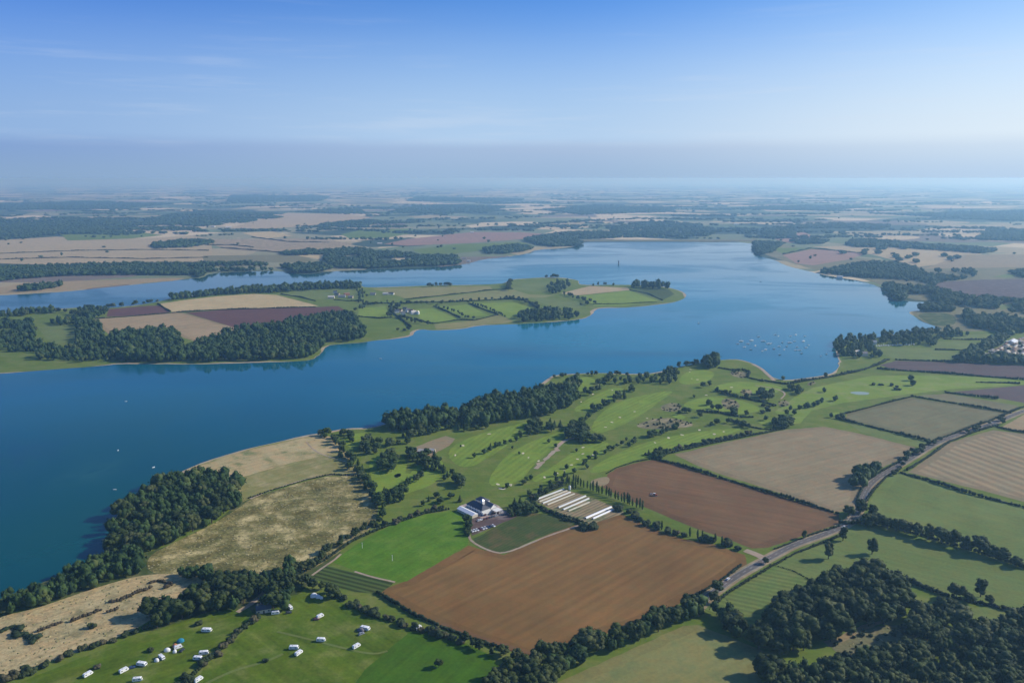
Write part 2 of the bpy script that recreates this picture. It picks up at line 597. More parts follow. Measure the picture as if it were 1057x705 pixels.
# strip of bare shingle between land and water
beach = field_mat('shore_shingle', (0.30, 0.25, 0.16), (0.42, 0.35, 0.23), patch=40, fine=2, finea=0.4)
pen_poly = wobble(chaikin(PEN, 1), 12, 0.9, seed=5)
sheet('peninsula_shore', pen_poly, 0.12, beach)


def inset(poly, d, vary=True):
    poly = np.asarray(poly)
    cl = np.concatenate([[0], np.cumsum(np.linalg.norm(np.diff(poly, axis=0), axis=1))])
    if vary:
        d = d * np.clip(1 + .75 * np.sin(cl / 31.0) + .6 * np.sin(cl / 83.0 + 1.0) + .4 * np.sin(cl / 13.0), .12, 3.0)[:, None]
    a = np.roll(poly, -1, 0) - np.roll(poly, 1, 0)
    nrm = np.stack([-a[:, 1], a[:, 0]], 1) / (np.linalg.norm(a, axis=1)[:, None] + 1e-9)
    ar = np.sum(poly[:, 0] * np.roll(poly, -1, 0)[:, 1] - np.roll(poly, -1, 0)[:, 0] * poly[:, 1])
    return poly + nrm * d * (1 if ar > 0 else -1)


def fm(name, key, **kw):
    c1, c2 = GREENS[key]
    return field_mat(name, c1, c2, **kw)


_mats = {}


def fmat(key, a=None, **kw):
    ang = 0.0
    if a:
        p, q = W(*a[0]), W(*a[1])
        ang = math.atan2(q[1] - p[1], q[0] - p[0])
    k = (key, round(ang, 2), tuple(sorted(kw.items())))
    if k not in _mats:
        _mats[k] = fm(key + '_land', key, ang=ang, **kw)
    return _mats[k]


sheet('peninsula_land', inset(pen_poly, 4.0), 0.16, fmat('golf', patch=60, tint=(.17, .17, .06), tint_amt=.6))

# land south of the reservoir, as far as the photographed strip goes
south = [p for p in SHORE_SOUTH[:62]]
south_poly = WP(south + [(975, 342), (1057, 342), (1400, 350), (1500, 420), (1700, 900), (-330, 900)])
south_poly = wobble(chaikin(south_poly, 1), 12, 0.7, seed=3)
sheet('south_shore', south_poly, 0.10, beach)
sheet('south_land', inset(south_poly, 2.8), 0.14, fmat('golf', patch=70, tint=(.19, .17, .06), tint_amt=.5))
east_poly = WP([(775, 247), (779, 256), (790, 263), (805, 268), (832, 276), (862, 283.5), (890, 288), (910, 294), (918, 303), (945, 309.6), (964, 311), (954, 315.5), (966, 319.5), (970, 322), (940, 322.3),
                (953, 332), (972, 338.5), (972, 342), (1400, 345), (1400, 278), (1057, 276), (950, 272), (880, 266), (830, 258), (800, 250)])
sheet('east_land', east_poly, 0.12, fmat('dull', patch=120, mott=0.2))

# ------------------------------------------------------------------ fields: (name, colour key, outline in photograph pixels, row direction, extra)
F2 = 0.20
FIELDS = [
    # near land
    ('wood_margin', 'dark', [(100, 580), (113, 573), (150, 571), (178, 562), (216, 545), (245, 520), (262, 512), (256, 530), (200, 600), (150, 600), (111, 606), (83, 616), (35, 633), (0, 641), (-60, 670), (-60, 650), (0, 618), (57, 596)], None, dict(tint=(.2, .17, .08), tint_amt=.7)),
    ('headland_slope', 'olive', [(232, 497), (262, 489), (300, 478), (335, 470), (352, 468), (366, 480), (373, 492), (342, 490), (316, 495), (280, 506), (256, 516), (246, 520), (240, 502)], ((240, 500), (337, 470)), dict(tint=(.38, .30, .16), tint_amt=.6, streak=.4)),
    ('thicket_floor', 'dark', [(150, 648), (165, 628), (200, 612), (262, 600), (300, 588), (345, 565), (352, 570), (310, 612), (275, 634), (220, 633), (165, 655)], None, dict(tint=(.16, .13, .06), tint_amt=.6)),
    ('headland_meadow', 'straw', [(190, 485.5), (212, 477.5), (240, 469), (262, 463), (286, 458), (311, 452), (337, 448), (347, 456), (362, 471), (372, 490), (342, 489), (316, 494), (280, 505), (258, 514), (246, 518), (240, 500), (228, 490), (200, 488)], ((200, 480), (337, 447)), dict(mott=.22, tint=(.10, .14, .04), tint_amt=.9, streak=.3)),
    ('rough_pasture', 'rough', [(256, 516), (282, 507), (318, 496), (342, 491), (372, 492), (384, 505), (392, 525), (385, 545), (360, 562), (340, 578), (310, 592), (270, 602), (225, 602), (190, 594), (152, 592), (152, 574), (178, 561), (196, 552), (216, 543), (236, 531), (250, 522)], ((200, 592), (380, 520)), dict(tint=(.40, .32, .15), tint_amt=.9, finea=1.1, fine=2.6, patch=38, streak=.3)),
    ('straw_grassland', 'straw', [(-60, 664), (0, 636), (35, 629), (83, 612), (111, 603), (147, 593), (185, 592), (215, 600), (210, 610), (196, 616), (172, 628), (153, 642), (123, 658), (78, 674), (47, 684), (0, 700), (-80, 735)], ((0, 650), (147, 600)), dict(tint=(.14, .13, .06), tint_amt=.9, finea=.7, fine=2.5, patch=30, streak=.45)),
    ('west_camping_field', 'camp', [(0, 716), (24, 703), (83, 679), (125, 662), (165, 649), (220, 630), (258, 628), (264, 636), (230, 664), (205, 682), (170, 716), (120, 760), (-20, 760)], ((83, 690), (240, 640)), dict(streak=.5, finea=.4, patch=40, tint=(.17, .17, .05), tint_amt=.55)),
    ('east_camping_field', 'camp', [(190, 716), (212, 688), (240, 664), (268, 638), (262, 628), (300, 615), (325, 611), (347, 619), (366, 633), (401, 637), (427, 646), (467, 658), (510, 676), (520, 688), (500, 716), (470, 760), (150, 760)], ((300, 620), (420, 700)), dict(streak=.5, finea=.4, patch=40, tint=(.18, .18, .05), tint_amt=.6)),
    ('short_cut_meadow', 'rich', [(423, 652), (467, 660), (508, 677), (515, 690), (500, 716), (470, 760), (330, 760), (376, 692)], ((423, 653), (377, 691)), dict(streak=.4, finea=.35)),
    ('bright_meadow', 'bright', [(343, 580), (366, 563), (402, 543), (420, 536), (440, 531), (464, 527), (477, 531), (483, 545), (483, 562), (420, 600), (408, 601), (366, 589)], ((345, 580), (440, 532)), dict(streak=.35, finea=.35, patch=50, tint=(.15, .2, .03), tint_amt=.4)),
    ('young_plantation', 'dark', [(322, 596), (337, 584), (366, 591), (407, 601), (392, 613), (366, 611), (338, 603)], ((337, 584), (405, 601)), dict(stripe=.9, period=5.0)),
    ('ploughed_field_west', 'brown', [(389, 611), (420, 599.5), (484, 563), (493, 566), (520, 573), (556, 556), (590, 541), (602, 541), (641, 530.5), (677, 547), (704, 556), (739, 562), (769, 573), (771, 582), (754, 594.5), (732, 609), (709, 619), (689, 630), (657, 645), (620, 656), (580, 671), (562, 676), (547, 679), (521, 670), (491, 660), (455, 646), (425, 632)], ((420, 627), (602, 542)), dict(stripe=.08, period=9, streak=.3, finea=.16)),
    ('ploughed_field_east', 'rust', [(627, 490), (635, 484), (660, 477), (673, 475), (690, 476), (724, 488), (787, 507), (825, 518), (866, 531), (868, 540), (838, 550), (794, 565), (776, 566), (758, 559), (720, 546), (690, 534), (660, 521), (634, 509), (622, 503)], ((622, 503), (850, 545)), dict(stripe=.05, period=10, streak=.35, finea=.18)),
    ('long_stubble_field', 'khaki', [(696, 469), (740, 459), (790, 448), (812, 443.5), (851, 440.5), (889, 448), (945, 462), (930, 474), (908, 484), (891, 502), (887, 518), (878, 527), (860, 529), (826, 516), (787, 503), (745, 490), (716, 479)], ((697, 469), (812, 444)), dict(streak=.3)),
    ('grey_green_field', 'dull', [(863, 430), (900, 420), (940, 410.5), (990, 418), (1042, 427), (1017, 437), (990, 447), (963, 456), (915, 443)], ((863, 430), (940, 410)), dict()),
    ('narrow_field', 'dull', [(947, 408.5), (979, 406.5), (1052, 419), (1044, 425.5)], ((947, 408), (1044, 425)), dict()),
    ('far_corner_field', 'slate', [(984, 404.5), (1057, 398), (1200, 396), (1200, 425), (1057, 416), (1030, 411)], ((984, 404), (1057, 413)), dict(streak=.1)),
    ('striped_stubble_field', 'khaki', [(937, 487.5), (958, 473), (979, 457.5), (1003, 450), (1025, 444), (1057, 448), (1200, 462), (1200, 560), (1057, 518), (1016, 507)], ((1000, 460), (1057, 480)), dict(stripe=.35, period=14)),
    ('small_stubble_field', 'tan', [(1034, 441), (1057, 428), (1150, 420), (1200, 450), (1057, 446)], None, dict()),
    ('east_pasture', 'past', [(902, 511), (915, 493), (931, 489), (991, 507), (1057, 524), (1200, 560), (1200, 620), (1057, 583), (1030, 572), (990, 558), (946, 543), (905, 532), (897, 520)], ((931, 489), (1057, 524)), dict(streak=.15)),
    ('grass_strip', 'past', [(867, 431), (915, 445), (962, 458), (946, 462), (890, 447)], None, dict()),
    ('long_pasture', 'past', [(845, 556), (881, 542), (905, 546), (931, 554), (980, 568), (1030, 582), (1057, 590), (1200, 630), (1200, 650), (1057, 632), (1025, 627), (978, 616), (940, 604), (915, 590), (880, 590), (843, 602), (800, 583)], ((850, 560), (1057, 610)), dict(tint=(.10, .15, .04), tint_amt=.6)),
    ('mown_pasture', 'past', [(727, 629), (735, 622), (759, 609), (794, 582), (820, 590), (843, 602), (826, 622), (812, 642), (790, 648), (755, 642)], ((745, 625), (815, 640)), dict(stripe=.3, period=6, tint=(.08, .14, .03), tint_amt=.7)),
    ('bottom_stubble_field', 'olive', [(540, 722), (576, 704), (625, 682), (668, 663), (705, 646), (720, 645), (760, 660), (801, 677), (786, 691), (785, 760), (480, 760)], ((576, 703), (707, 646)), dict(tint=(.10, .14, .05), tint_amt=.6)),
    ('corner_pasture', 'past', [(940, 618), (966, 625), (986, 624), (1045, 630), (1041, 652), (1018, 654), (990, 640), (950, 632)], None, dict()),
    ('vineyard_plot', 'dark', [(488, 556), (514, 543), (536, 531), (560, 530), (589, 536.6), (600, 540), (556, 555), (522, 571), (505, 568), (492, 562)], ((488, 556), (537, 531)), dict(stripe=.2, period=3.2, tint=(.13, .085, .035), tint_amt=.9)),
    ('nursery_ground', 'khaki', [(551, 517), (580, 504.5), (612, 514), (640, 525), (645, 530), (610, 541), (585, 533)], ((551, 517), (580, 505)), dict(tint=(.07, .11, .04), tint_amt=.9, stripe=.5, period=4)),
    ('clubhouse_car_park', 'slate', [(484, 538), (500, 527), (515, 527), (530, 528), (534, 533), (512, 543), (487, 553)], None, dict(tint=(.24, .19, .16), tint_amt=.9)),
    # strips past the marina
    ('marina_meadow', 'past', [(902, 359), (935, 358.5), (966, 360.5), (996, 365), (989, 372), (925, 370.5), (912, 366)], None, dict()),
    ('upper_marina_meadow', 'past', [(966, 352.6), (1027, 354), (1017, 360.5), (966, 360)], None, dict()),
    ('small_marina_meadow', 'past', [(975, 347), (1022, 344.5), (1022, 349.5), (990, 350)], None, dict()),
    ('ploughed_strip', 'slate', [(908, 377), (925, 372.5), (960, 373.5), (1057, 377.5), (1200, 380), (1200, 400), (1057, 391), (971, 384.7), (925, 382)], None, dict(streak=.1)),
    ('pale_fairway_strip', 'fair', [(840, 400), (900, 388), (971, 387.5), (1057, 392), (1057, 397), (980, 402), (930, 408), (870, 416), (838, 424), (826, 437), (815, 438), (800, 425), (820, 410)], None, dict(tint=(.22, .22, .09), tint_amt=.6)),
    # peninsula
    ('brown_peninsula_plot', 'plum', [(112, 319.4), (153, 315.8), (166, 315.6), (176, 322.5), (128, 326.5), (110, 327)], None, dict(streak=.1)),
    ('bright_stubble_field', 'straw', [(163.5, 314), (190, 310), (225, 306), (262, 303.6), (285, 304.6), (329, 316), (300, 317.5), (260, 318.3), (220, 319.5), (178, 322.5)], None, dict(streak=.15)),
    ('purple_ploughed_field', 'plum', [(191, 323), (230, 320), (270, 318.6), (326, 317.2), (349, 316), (365, 326), (311, 331), (285, 337.5), (260, 338.6), (248, 340)], None, dict(streak=.15)),
    ('wide_tan_field', 'tan', [(97, 329.6), (128, 327), (176, 323), (189, 323), (248, 340), (228, 347), (204, 353), (190, 349), (179, 342.4), (150, 344), (115, 347.5), (104, 338)], ((100, 330), (189, 323)), dict(stripe=.15, period=15)),
    ('farm_field', 'past', [(290, 303), (326, 298.5), (367, 298.5), (372, 304), (344, 309), (324, 309)], None, dict()),
    ('long_olive_field', 'olive', [(383, 298.5), (440, 296.5), (505, 295.5), (509, 299), (460, 304.5), (418, 308), (400, 302)], None, dict()),
    ('long_light_field', 'olive', [(418, 310.8), (460, 306), (510, 300), (530, 299.3), (546, 304), (573, 305), (560, 307.5), (520, 308), (472, 311)], None, dict(tint=(.15, .2, .06), tint_amt=.8)),
    ('square_meadow', 'fair', [(370, 318.3), (398, 316), (403, 327), (393, 328), (370, 326)], None, dict()),
    ('shore_meadow', 'golf', [(372, 328), (413, 328.5), (423, 340), (411, 345), (383, 348), (376, 340)], None, dict()),
    ('village_meadow', 'fair', [(429, 319.6), (446, 318.3), (473, 329.6), (447, 333.5), (434, 329.6)], None, dict()),
    ('middle_meadow', 'fair', [(454, 317.3), (482, 314.3), (505, 326), (477, 327)], None, dict()),
    ('outer_meadow', 'fair', [(490, 313.3), (530, 312), (553, 319.4), (525, 328), (515, 324)], None, dict()),
    ('brown_shore_meadow', 'olive', [(448, 335), (490, 331), (515, 325), (530, 332), (520, 334), (495, 335), (475, 338.5), (450, 340)], None, dict()),
    ('wood_side_meadow', 'past', [(546, 307), (597, 312), (599, 319), (580, 318), (566, 315.6)], None, dict()),
    ('north_point_meadow', 'past', [(530, 293), (570, 291.5), (590, 291), (590, 296), (566, 302), (528, 299)], None, dict()),
    ('pink_point_field', 'pink', [(579, 303), (609, 295.3), (648, 297.3), (650, 299.5), (620, 302.5), (597, 305)], None, dict()),
    ('green_point_field', 'fair', [(604, 309), (598, 306), (640, 301), (650, 300.5), (680, 311), (645, 315.5), (614, 316)], None, dict()),
    ('dark_point_field', 'dark', [(651, 299.5), (672, 297.5), (691, 299), (696, 304), (684, 310)], None, dict()),
    # woodland clearings on the peninsula root
    ('clearing_pasture', 'past', [(38, 337), (76, 336), (76, 354), (58, 356), (48, 350)], None, dict()),
    # far shore and beyond
    ('north_shore_sandbank', 'tan', [(0, 297), (25, 292.5), (80, 290), (140, 288), (179, 287), (192, 287.5), (179, 290), (128, 294), (71, 300), (0, 303.5), (-80, 306)], None, dict(tint=(.16, .17, .08), tint_amt=.6)),
    ('north_stubble_field', 'pink', [(-60, 250), (0, 248), (58, 244.5), (140, 246.5), (200, 243.5), (218, 247.5), (220, 270), (150, 273), (60, 274), (0, 272), (-60, 275)], None, dict(tint=(.24, .22, .13), tint_amt=.9, patch=300)),
    ('green_far_field', 'golf', [(62, 241.5), (150, 240.5), (168, 243), (135, 246.5), (70, 248.5)], None, dict(patch=300)),
    ('grey_green_far_field', 'dull', [(210, 264), (308, 263), (326, 269), (310, 271), (210, 271)], None, dict(patch=300)),
    ('bright_far_field', 'straw', [(304, 263.3), (335, 262.8), (353, 265.2), (331, 268.3)], None, dict()),
    ('pale_far_field', 'straw', [(249, 240.3), (279, 239), (303, 243.5), (276, 246.2), (264, 244.6)], None, dict()),
    ('wide_far_stubble', 'pink', [(236, 236.3), (256, 230), (297, 219.8), (366, 221.6), (383, 225), (326, 233), (281, 236.3)], None, dict(tint=(.26, .2, .15), tint_amt=.7, patch=400)),
    ('crossed_far_stubble', 'khaki', [(212, 247), (262, 247), (330, 246), (365, 252), (330, 258), (290, 261), (237, 258), (215, 252)], None, dict(tint=(.42, .33, .22), tint_amt=.9, patch=200)),
    ('far_green_pasture', 'golf', [(424, 258), (470, 252.3), (536, 250.3), (549, 253), (497, 259), (468, 262), (436, 262.3)], None, dict(patch=300)),
    ('far_brown_field', 'redbr', [(396, 252), (420, 247), (489, 239.5), (539, 240), (574, 242.4), (536, 247.3), (489, 250.8), (420, 253.8)], None, dict(tint=(.17, .12, .10), tint_amt=.9, patch=300)),
    ('far_meadow', 'golf', [(352, 242), (370, 238), (425, 236), (430, 240), (398, 246), (360, 246)], None, dict(patch=300)),
    ('orange_far_field', 'redbr', [(799, 240), (830, 240), (846, 246.3), (815, 251), (801, 247.6)], None, dict(patch=300)),
    ('shore_far_meadow', 'golf', [(797, 256), (838, 256), (860, 258), (808, 262.5)], None, dict()),
    ('red_brown_slope', 'redbr', [(808, 263.3), (837, 257.3), (870, 259), (893, 262.5), (876, 268), (840, 274), (822, 272)], None, dict(tint=(.2, .15, .12), tint_amt=.7)),
    ('parkland_stubble', 'pink', [(838, 254.6), (893, 254), (926, 254.5), (975, 258), (1014, 262), (991, 271), (948, 275.5), (920, 268), (899, 262.6)], None, dict(patch=300)),
    ('grey_east_field', 'khaki', [(993, 263), (1057, 263), (1200, 264), (1200, 277), (1057, 276), (954, 277.5)], None, dict(patch=300)),
    ('lower_east_field', 'slate', [(962, 292), (1010, 289), (1057, 288), (1200, 289), (1200, 312), (1057, 311), (1006, 309), (968, 300)], None, dict(patch=300, tint=(.16, .13, .11), tint_amt=.7)),
    ('reed_marsh', 'dark', [(945, 323.5), (985, 323), (988, 336), (966, 337), (953, 331)], None, dict(tint=(.14, .14, .06), tint_amt=.8)),
    ('park_clearing', 'past', [(1032, 315), (1044, 314), (1046, 318), (1033, 320)], None, dict()),
    ('ride_clearing', 'past', [(1023, 286), (1040, 283), (1050, 284), (1045, 287)], None, dict()),
    # golf course fairways
    ('fairway', 'fair', [(589, 424), (608, 411), (627, 401), (645, 400), (640, 408), (622, 417), (604, 426)], ((589, 424), (640, 401)), dict(stripe=.16, period=7, tint=(.07, .13, .02), tint_amt=.45, patch=35, finea=.35)),
    ('fairway', 'fair', [(607, 444), (622, 424), (640, 414), (663, 408), (699, 402), (683, 413), (668, 424), (653, 434), (622, 448)], ((607, 444), (690, 404)), dict(stripe=.16, period=7, tint=(.07, .13, .02), tint_amt=.45, patch=35, finea=.35)),
    ('fairway', 'fair', [(500, 500), (520, 472), (535, 462), (558, 452), (586, 444), (581, 455), (565, 468), (550, 480), (540, 495), (520, 503)], ((520, 490), (580, 446)), dict(stripe=.16, period=7, tint=(.07, .13, .02), tint_amt=.45, patch=35, finea=.35)),
    ('fairway', 'fair', [(546, 495), (571, 482), (597, 462), (622, 454), (635, 462), (604, 477), (586, 490), (558, 499)], ((546, 495), (630, 456)), dict(stripe=.16, period=7, tint=(.07, .13, .02), tint_amt=.45, patch=35, finea=.35)),
    ('fairway', 'fair', [(604, 488), (627, 472), (673, 454), (724, 445), (765, 442), (765, 445), (735, 453), (699, 462), (673, 470), (645, 478), (622, 488)], ((604, 488), (724, 446)), dict(stripe=.16, period=7, tint=(.07, .13, .02), tint_amt=.45, patch=35, finea=.35)),
    ('fairway', 'fair', [(699, 398), (704, 385), (724, 381.5), (740, 385), (730, 395)], None, dict()),
    ('fairway', 'fair', [(597, 406), (594, 393), (604, 388), (617, 393), (608, 400)], None, dict()),
    ('fairway', 'fair', [(459, 467), (482, 451.5), (530, 439), (560, 432), (548, 446), (520, 462), (490, 482), (472, 482)], ((470, 480), (520, 441)), dict(stripe=.16, period=7, tint=(.07, .13, .02), tint_amt=.45, patch=35, finea=.35)),
    ('fairway', 'fair', [(380, 474), (398, 469), (413, 467), (423, 482), (403, 513), (388, 513), (383, 492)], None, dict()),
    ('fairway', 'fair', [(352, 452), (372, 446), (384, 448), (370, 462), (358, 462)], None, dict()),
    ('fairway', 'fair', [(732, 400), (760, 393), (800, 397), (812, 402), (790, 408), (750, 405)], None, dict()),
    ('fairway', 'fair', [(700, 418), (730, 408), (770, 414), (790, 424), (760, 428), (720, 424)], None, dict()),
    ('fairway', 'fair', [(430, 478), (452, 470), (462, 486), (448, 500), (424, 508), (408, 514)], None, dict()),
    # bare and rough patches on the course
    ('rough_patch', 'dull', [(680, 419), (697, 415), (705, 420), (700, 425), (685, 425)], None, dict(tint=(.32, .25, .15), tint_amt=.75, finea=.6, patch=25)),
    ('rough_patch', 'dull', [(655, 438), (680, 431), (705, 433), (720, 440), (690, 443), (662, 443)], None, dict(tint=(.32, .25, .15), tint_amt=.75, finea=.6, patch=25)),
    ('rough_patch', 'dull', [(743, 412), (757, 411), (767, 421), (748, 424)], None, dict(tint=(.32, .25, .15), tint_amt=.75, finea=.6, patch=25)),
    ('rough_patch', 'dull', [(764, 402), (776, 402), (777, 409), (766, 408)], None, dict(tint=(.32, .25, .15), tint_amt=.75, finea=.6, patch=25)),
    ('rough_patch', 'dull', [(752, 383.5), (768, 383.5), (773, 386), (771, 391), (757, 389)], None, dict(tint=(.32, .25, .15), tint_amt=.75, finea=.6, patch=25)),
    ('rough_patch', 'dull', [(802, 415), (812, 413), (817, 418), (806, 421)], None, dict(tint=(.32, .25, .15), tint_amt=.75, finea=.6, patch=25)),
    ('rough_patch', 'dull', [(832, 396), (840, 393), (843, 396), (835, 399)], None, dict(tint=(.32, .25, .15), tint_amt=.75, finea=.6, patch=25)),
    ('clubhouse_grounds', 'khaki', [(428, 462), (445, 455), (460, 450), (470, 453), (464, 460), (452, 466), (443, 474), (434, 472)], None, dict(tint=(.2, .16, .12), tint_amt=.7)),
    ('bare_earth_patch', 'khaki', [(607, 497), (622, 492), (630, 493), (628, 500), (617, 503)], None, dict()),
    ('heath_clearing', 'dull', [(852, 668), (880, 652), (910, 645), (945, 646), (948, 662), (915, 672), (880, 680)], None, dict(tint=(.07, .09, .035), tint_amt=.9, finea=.6)),
    ('pale_ride', 'khaki', [(850, 662), (868, 656), (890, 645), (910, 640), (912, 643), (892, 650), (872, 662), (856, 668)], None, dict(tint=(.1, .13, .05), tint_amt=.6)),  # paler khaki strip along the upper edge of the clearing
]
FPOLY = {}
ROUGH = []
nf_ = 0
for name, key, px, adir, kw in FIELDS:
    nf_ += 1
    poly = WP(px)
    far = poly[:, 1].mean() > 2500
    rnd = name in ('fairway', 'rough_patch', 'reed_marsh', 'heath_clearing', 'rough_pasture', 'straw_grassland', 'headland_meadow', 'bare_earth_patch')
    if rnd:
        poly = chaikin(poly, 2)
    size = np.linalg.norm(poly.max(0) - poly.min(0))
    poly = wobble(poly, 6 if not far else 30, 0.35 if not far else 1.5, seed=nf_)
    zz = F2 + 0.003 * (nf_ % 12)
    if name in ('headland_slope', 'short_cut_meadow', 'pale_ride', 'green_far_field', 'rough_patch'):
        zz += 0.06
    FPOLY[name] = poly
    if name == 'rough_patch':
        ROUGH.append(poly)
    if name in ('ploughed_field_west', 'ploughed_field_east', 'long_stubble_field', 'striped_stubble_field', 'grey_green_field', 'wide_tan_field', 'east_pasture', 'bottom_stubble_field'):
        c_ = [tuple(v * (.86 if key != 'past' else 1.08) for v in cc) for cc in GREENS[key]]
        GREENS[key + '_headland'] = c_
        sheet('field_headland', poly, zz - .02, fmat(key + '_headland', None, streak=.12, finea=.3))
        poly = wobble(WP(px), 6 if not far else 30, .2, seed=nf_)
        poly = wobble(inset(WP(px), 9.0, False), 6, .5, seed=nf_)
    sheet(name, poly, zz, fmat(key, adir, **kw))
F3 = 0.32

# bunkers, greens
sand = plain('bunker_sand', (0.62, 0.55, 0.38), 0.9, 0.1, 0.1, 0.3)
green_m = fmat('bright', patch=15)
BUNK = [(540, 468), (556, 476), (590, 480), (596, 474), (612, 470), (640, 431), (655, 425), (668, 432), (690, 452), (704, 449), (722, 444), (720, 392), (755, 400), (790, 412), (470, 470), (478, 460), (505, 448), (600, 415), (612, 407), (632, 403), (545.5, 472.4), (526, 500.5), (521, 504.5), (562, 492.8), (575, 488.5), (582.6, 486), (601.7, 462), (601.7, 468.5), (625, 464), (625, 441), (631.6, 436), (676, 457), (737, 448), (747, 445.6),
        (712, 384), (713, 381.5), (516.5, 504.3), (527.5, 500.8), (514, 500), (518.5, 505), (714, 391), (729, 408), (737.5, 448.4)]
for i, (x, y) in enumerate(BUNK):
    cx, cy = W(x, y)
    r = np.random.default_rng(100 + i)
    n = 16
    a = np.linspace(0, 2 * np.pi, n, endpoint=False)
    rr = 1 + 0.3 * np.sin(2 * a + r.uniform(0, 6)) + r.normal(0, .08, n)
    sx, sy = r.uniform(1.1, 2.3), r.uniform(1.2, 2.4)
    sheet('sand_bunker', np.stack([cx + rr * np.cos(a) * sx, cy + rr * np.sin(a) * sy], 1), F3 + 0.02, sand)
for i, (x, y) in enumerate([(549, 470), (568, 490), (608, 465), (628, 440), (742, 447), (716, 386), (520, 498), (408, 482), (404, 490), (417, 492), (700, 430), (665, 415), (735, 415), (790, 436), (865, 428)]):
    cx, cy = W(x, y)
    a = np.linspace(0, 2 * np.pi, 18, endpoint=False)
    rr = 1 + 0.15 * np.sin(2 * a + i) + 0.1 * np.sin(3 * a + 2 * i)
    sheet('putting_green', np.stack([cx + rr * np.cos(a) * 9, cy + rr * np.sin(a) * 11], 1), F3 - 0.02, fmat('fair', patch=15))
a = np.linspace(0, 2 * np.pi, 24, endpoint=False)
cx, cy = W(888, 406)
pond = plain('pond_reeds', (0.26, 0.31, 0.2), 0.3, 0.5)
sheet('golf_pond', np.stack([cx + np.cos(a) * 13 * (1 + .1 * np.sin(3 * a)), cy + np.sin(a) * 9], 1), F3, pond)


def ribbon(px, width, step=4.0, smoothit=2):
    p = chaikin(WP(px), smoothit, closed=False)
    tt = np.gradient(p, axis=0)
    tt /= np.linalg.norm(tt, axis=1)[:, None] + 1e-9
    nrm = np.stack([-tt[:, 1], tt[:, 0]], 1)
    wd = width / 2 if np.isscalar(width) else None
    return p, nrm, np.vstack([p + nrm * wd, (p - nrm * wd)[::-1]])


# ------------------------------------------------------------------ roads and tracks
asphalt = field_mat('asphalt', (0.105, 0.10, 0.092), (0.145, 0.135, 0.12), patch=20, fine=2, finea=.15)
verge = fmat('khaki', patch=20, tint=(.36, .30, .2), tint_amt=.6)
gravel = field_mat('gravel_track', (0.30, 0.25, 0.18), (0.4, 0.33, 0.24), patch=10, fine=2, finea=.3)
paint = plain('road_paint', (0.75, 0.75, 0.72), 0.6, 0.3)
ROAD = [(714, 634), (727, 619), (744, 606), (759, 595.5), (774, 587), (794, 576), (818, 563), (843, 554.5), (863, 547), (878, 539), (886, 528), (890, 513), (897, 500.5), (910, 490), (930, 479.5),
        (950, 467), (966, 457.5), (986, 449.5), (1007, 443), (1027, 436.5), (1042, 430), (1057, 424), (1120, 405)]
p, nrm, poly = ribbon(ROAD, 11)
sheet('road_verge', poly, F3 - 0.02, verge)
p, nrm, poly = ribbon(ROAD, 6.4)
sheet('main_road', poly, F3 + 0.02, asphalt)
mb = MB()
for side in (-1, 1):
    q = p + nrm * (2.9 * side)
    for i in range(len(q) - 1):
        d = (q[i + 1] - q[i]) / (np.linalg.norm(q[i + 1] - q[i]) + 1e-9)
        m_ = np.array([-d[1], d[0]]) * 0.05
        mb.add([(*(q[i] + m_), 0), (*(q[i] - m_), 0), (*(q[i + 1] - m_), 0), (*(q[i + 1] + m_), 0)], [(0, 1, 2, 3)])
seg = np.linalg.norm(np.diff(p, axis=0), axis=1)
cum = np.concatenate([[0], np.cumsum(seg)])
s = 0
while s < cum[-1] - 5:
    a_, b_ = [np.array([np.interp(x, cum, p[:, 0]), np.interp(x, cum, p[:, 1])]) for x in (s, s + 4)]
    d = (b_ - a_) / (np.linalg.norm(b_ - a_) + 1e-9)
    m_ = np.array([-d[1], d[0]]) * 0.06
    mb.add([(*(a_ + m_), 0), (*(a_ - m_), 0), (*(b_ - m_), 0), (*(b_ + m_), 0)], [(0, 1, 2, 3)])
    s += 9
link('road_markings', mb.mesh('road_markings', [paint]), (0, 0, F3 + 0.05), kind='structure')
TRACKS = [('farm_lane', [(769, 568), (780, 572), (790, 577)], 7), ('field_lane', [(602, 541), (560, 555), (522, 572), (505, 569), (486, 559), (484, 552)], 2.2),
          ('hedge_lane', [(370, 491.5), (342, 489.5), (316, 494.5), (281, 505.5), (258, 515)], 2.5), ('golf_path', [(553, 484), (571, 467), (579, 457), (587, 453), (595, 452)], 5),
          ('headland_path', [(316, 456), (325, 466), (340, 472), (362, 478)], 1.5), ('drive', [(245, 632), (262, 622), (272, 612), (282, 606)], 4), ('meadow_path', [(322, 594), (336, 584), (344, 579), (352, 572)], 2),
          ('shore_path', [(777, 376), (785, 380), (793, 387), (799, 393)], 6), ('fairway_path', [(780, 398), (800, 401), (812, 406), (806, 412)], 2.5), ('meadow_edge_path', [(366, 590), (385, 596), (408, 601)], 2),
          ('worn_track', [(286, 652), (320, 660), (350, 668), (385, 676), (400, 672)], 2.0), ('worn_track', [(200, 712), (240, 692), (272, 684), (292, 675)], 2.4), ('tilled_headland', [(455, 644), (490, 657), (522, 667), (547, 675)], 5)]
for i, (nm, px, wd) in enumerate(TRACKS):
    _, _, poly = ribbon(px, wd)
    sheet(nm, wobble(poly, 4, {'golf_path': 1.3, 'worn_track': .6}.get(nm, .3), seed=i), F3 + 0.01 + 0.003 * i, {'tilled_headland': fmat('rust'), 'worn_track': fmat('past')}.get(nm, gravel))

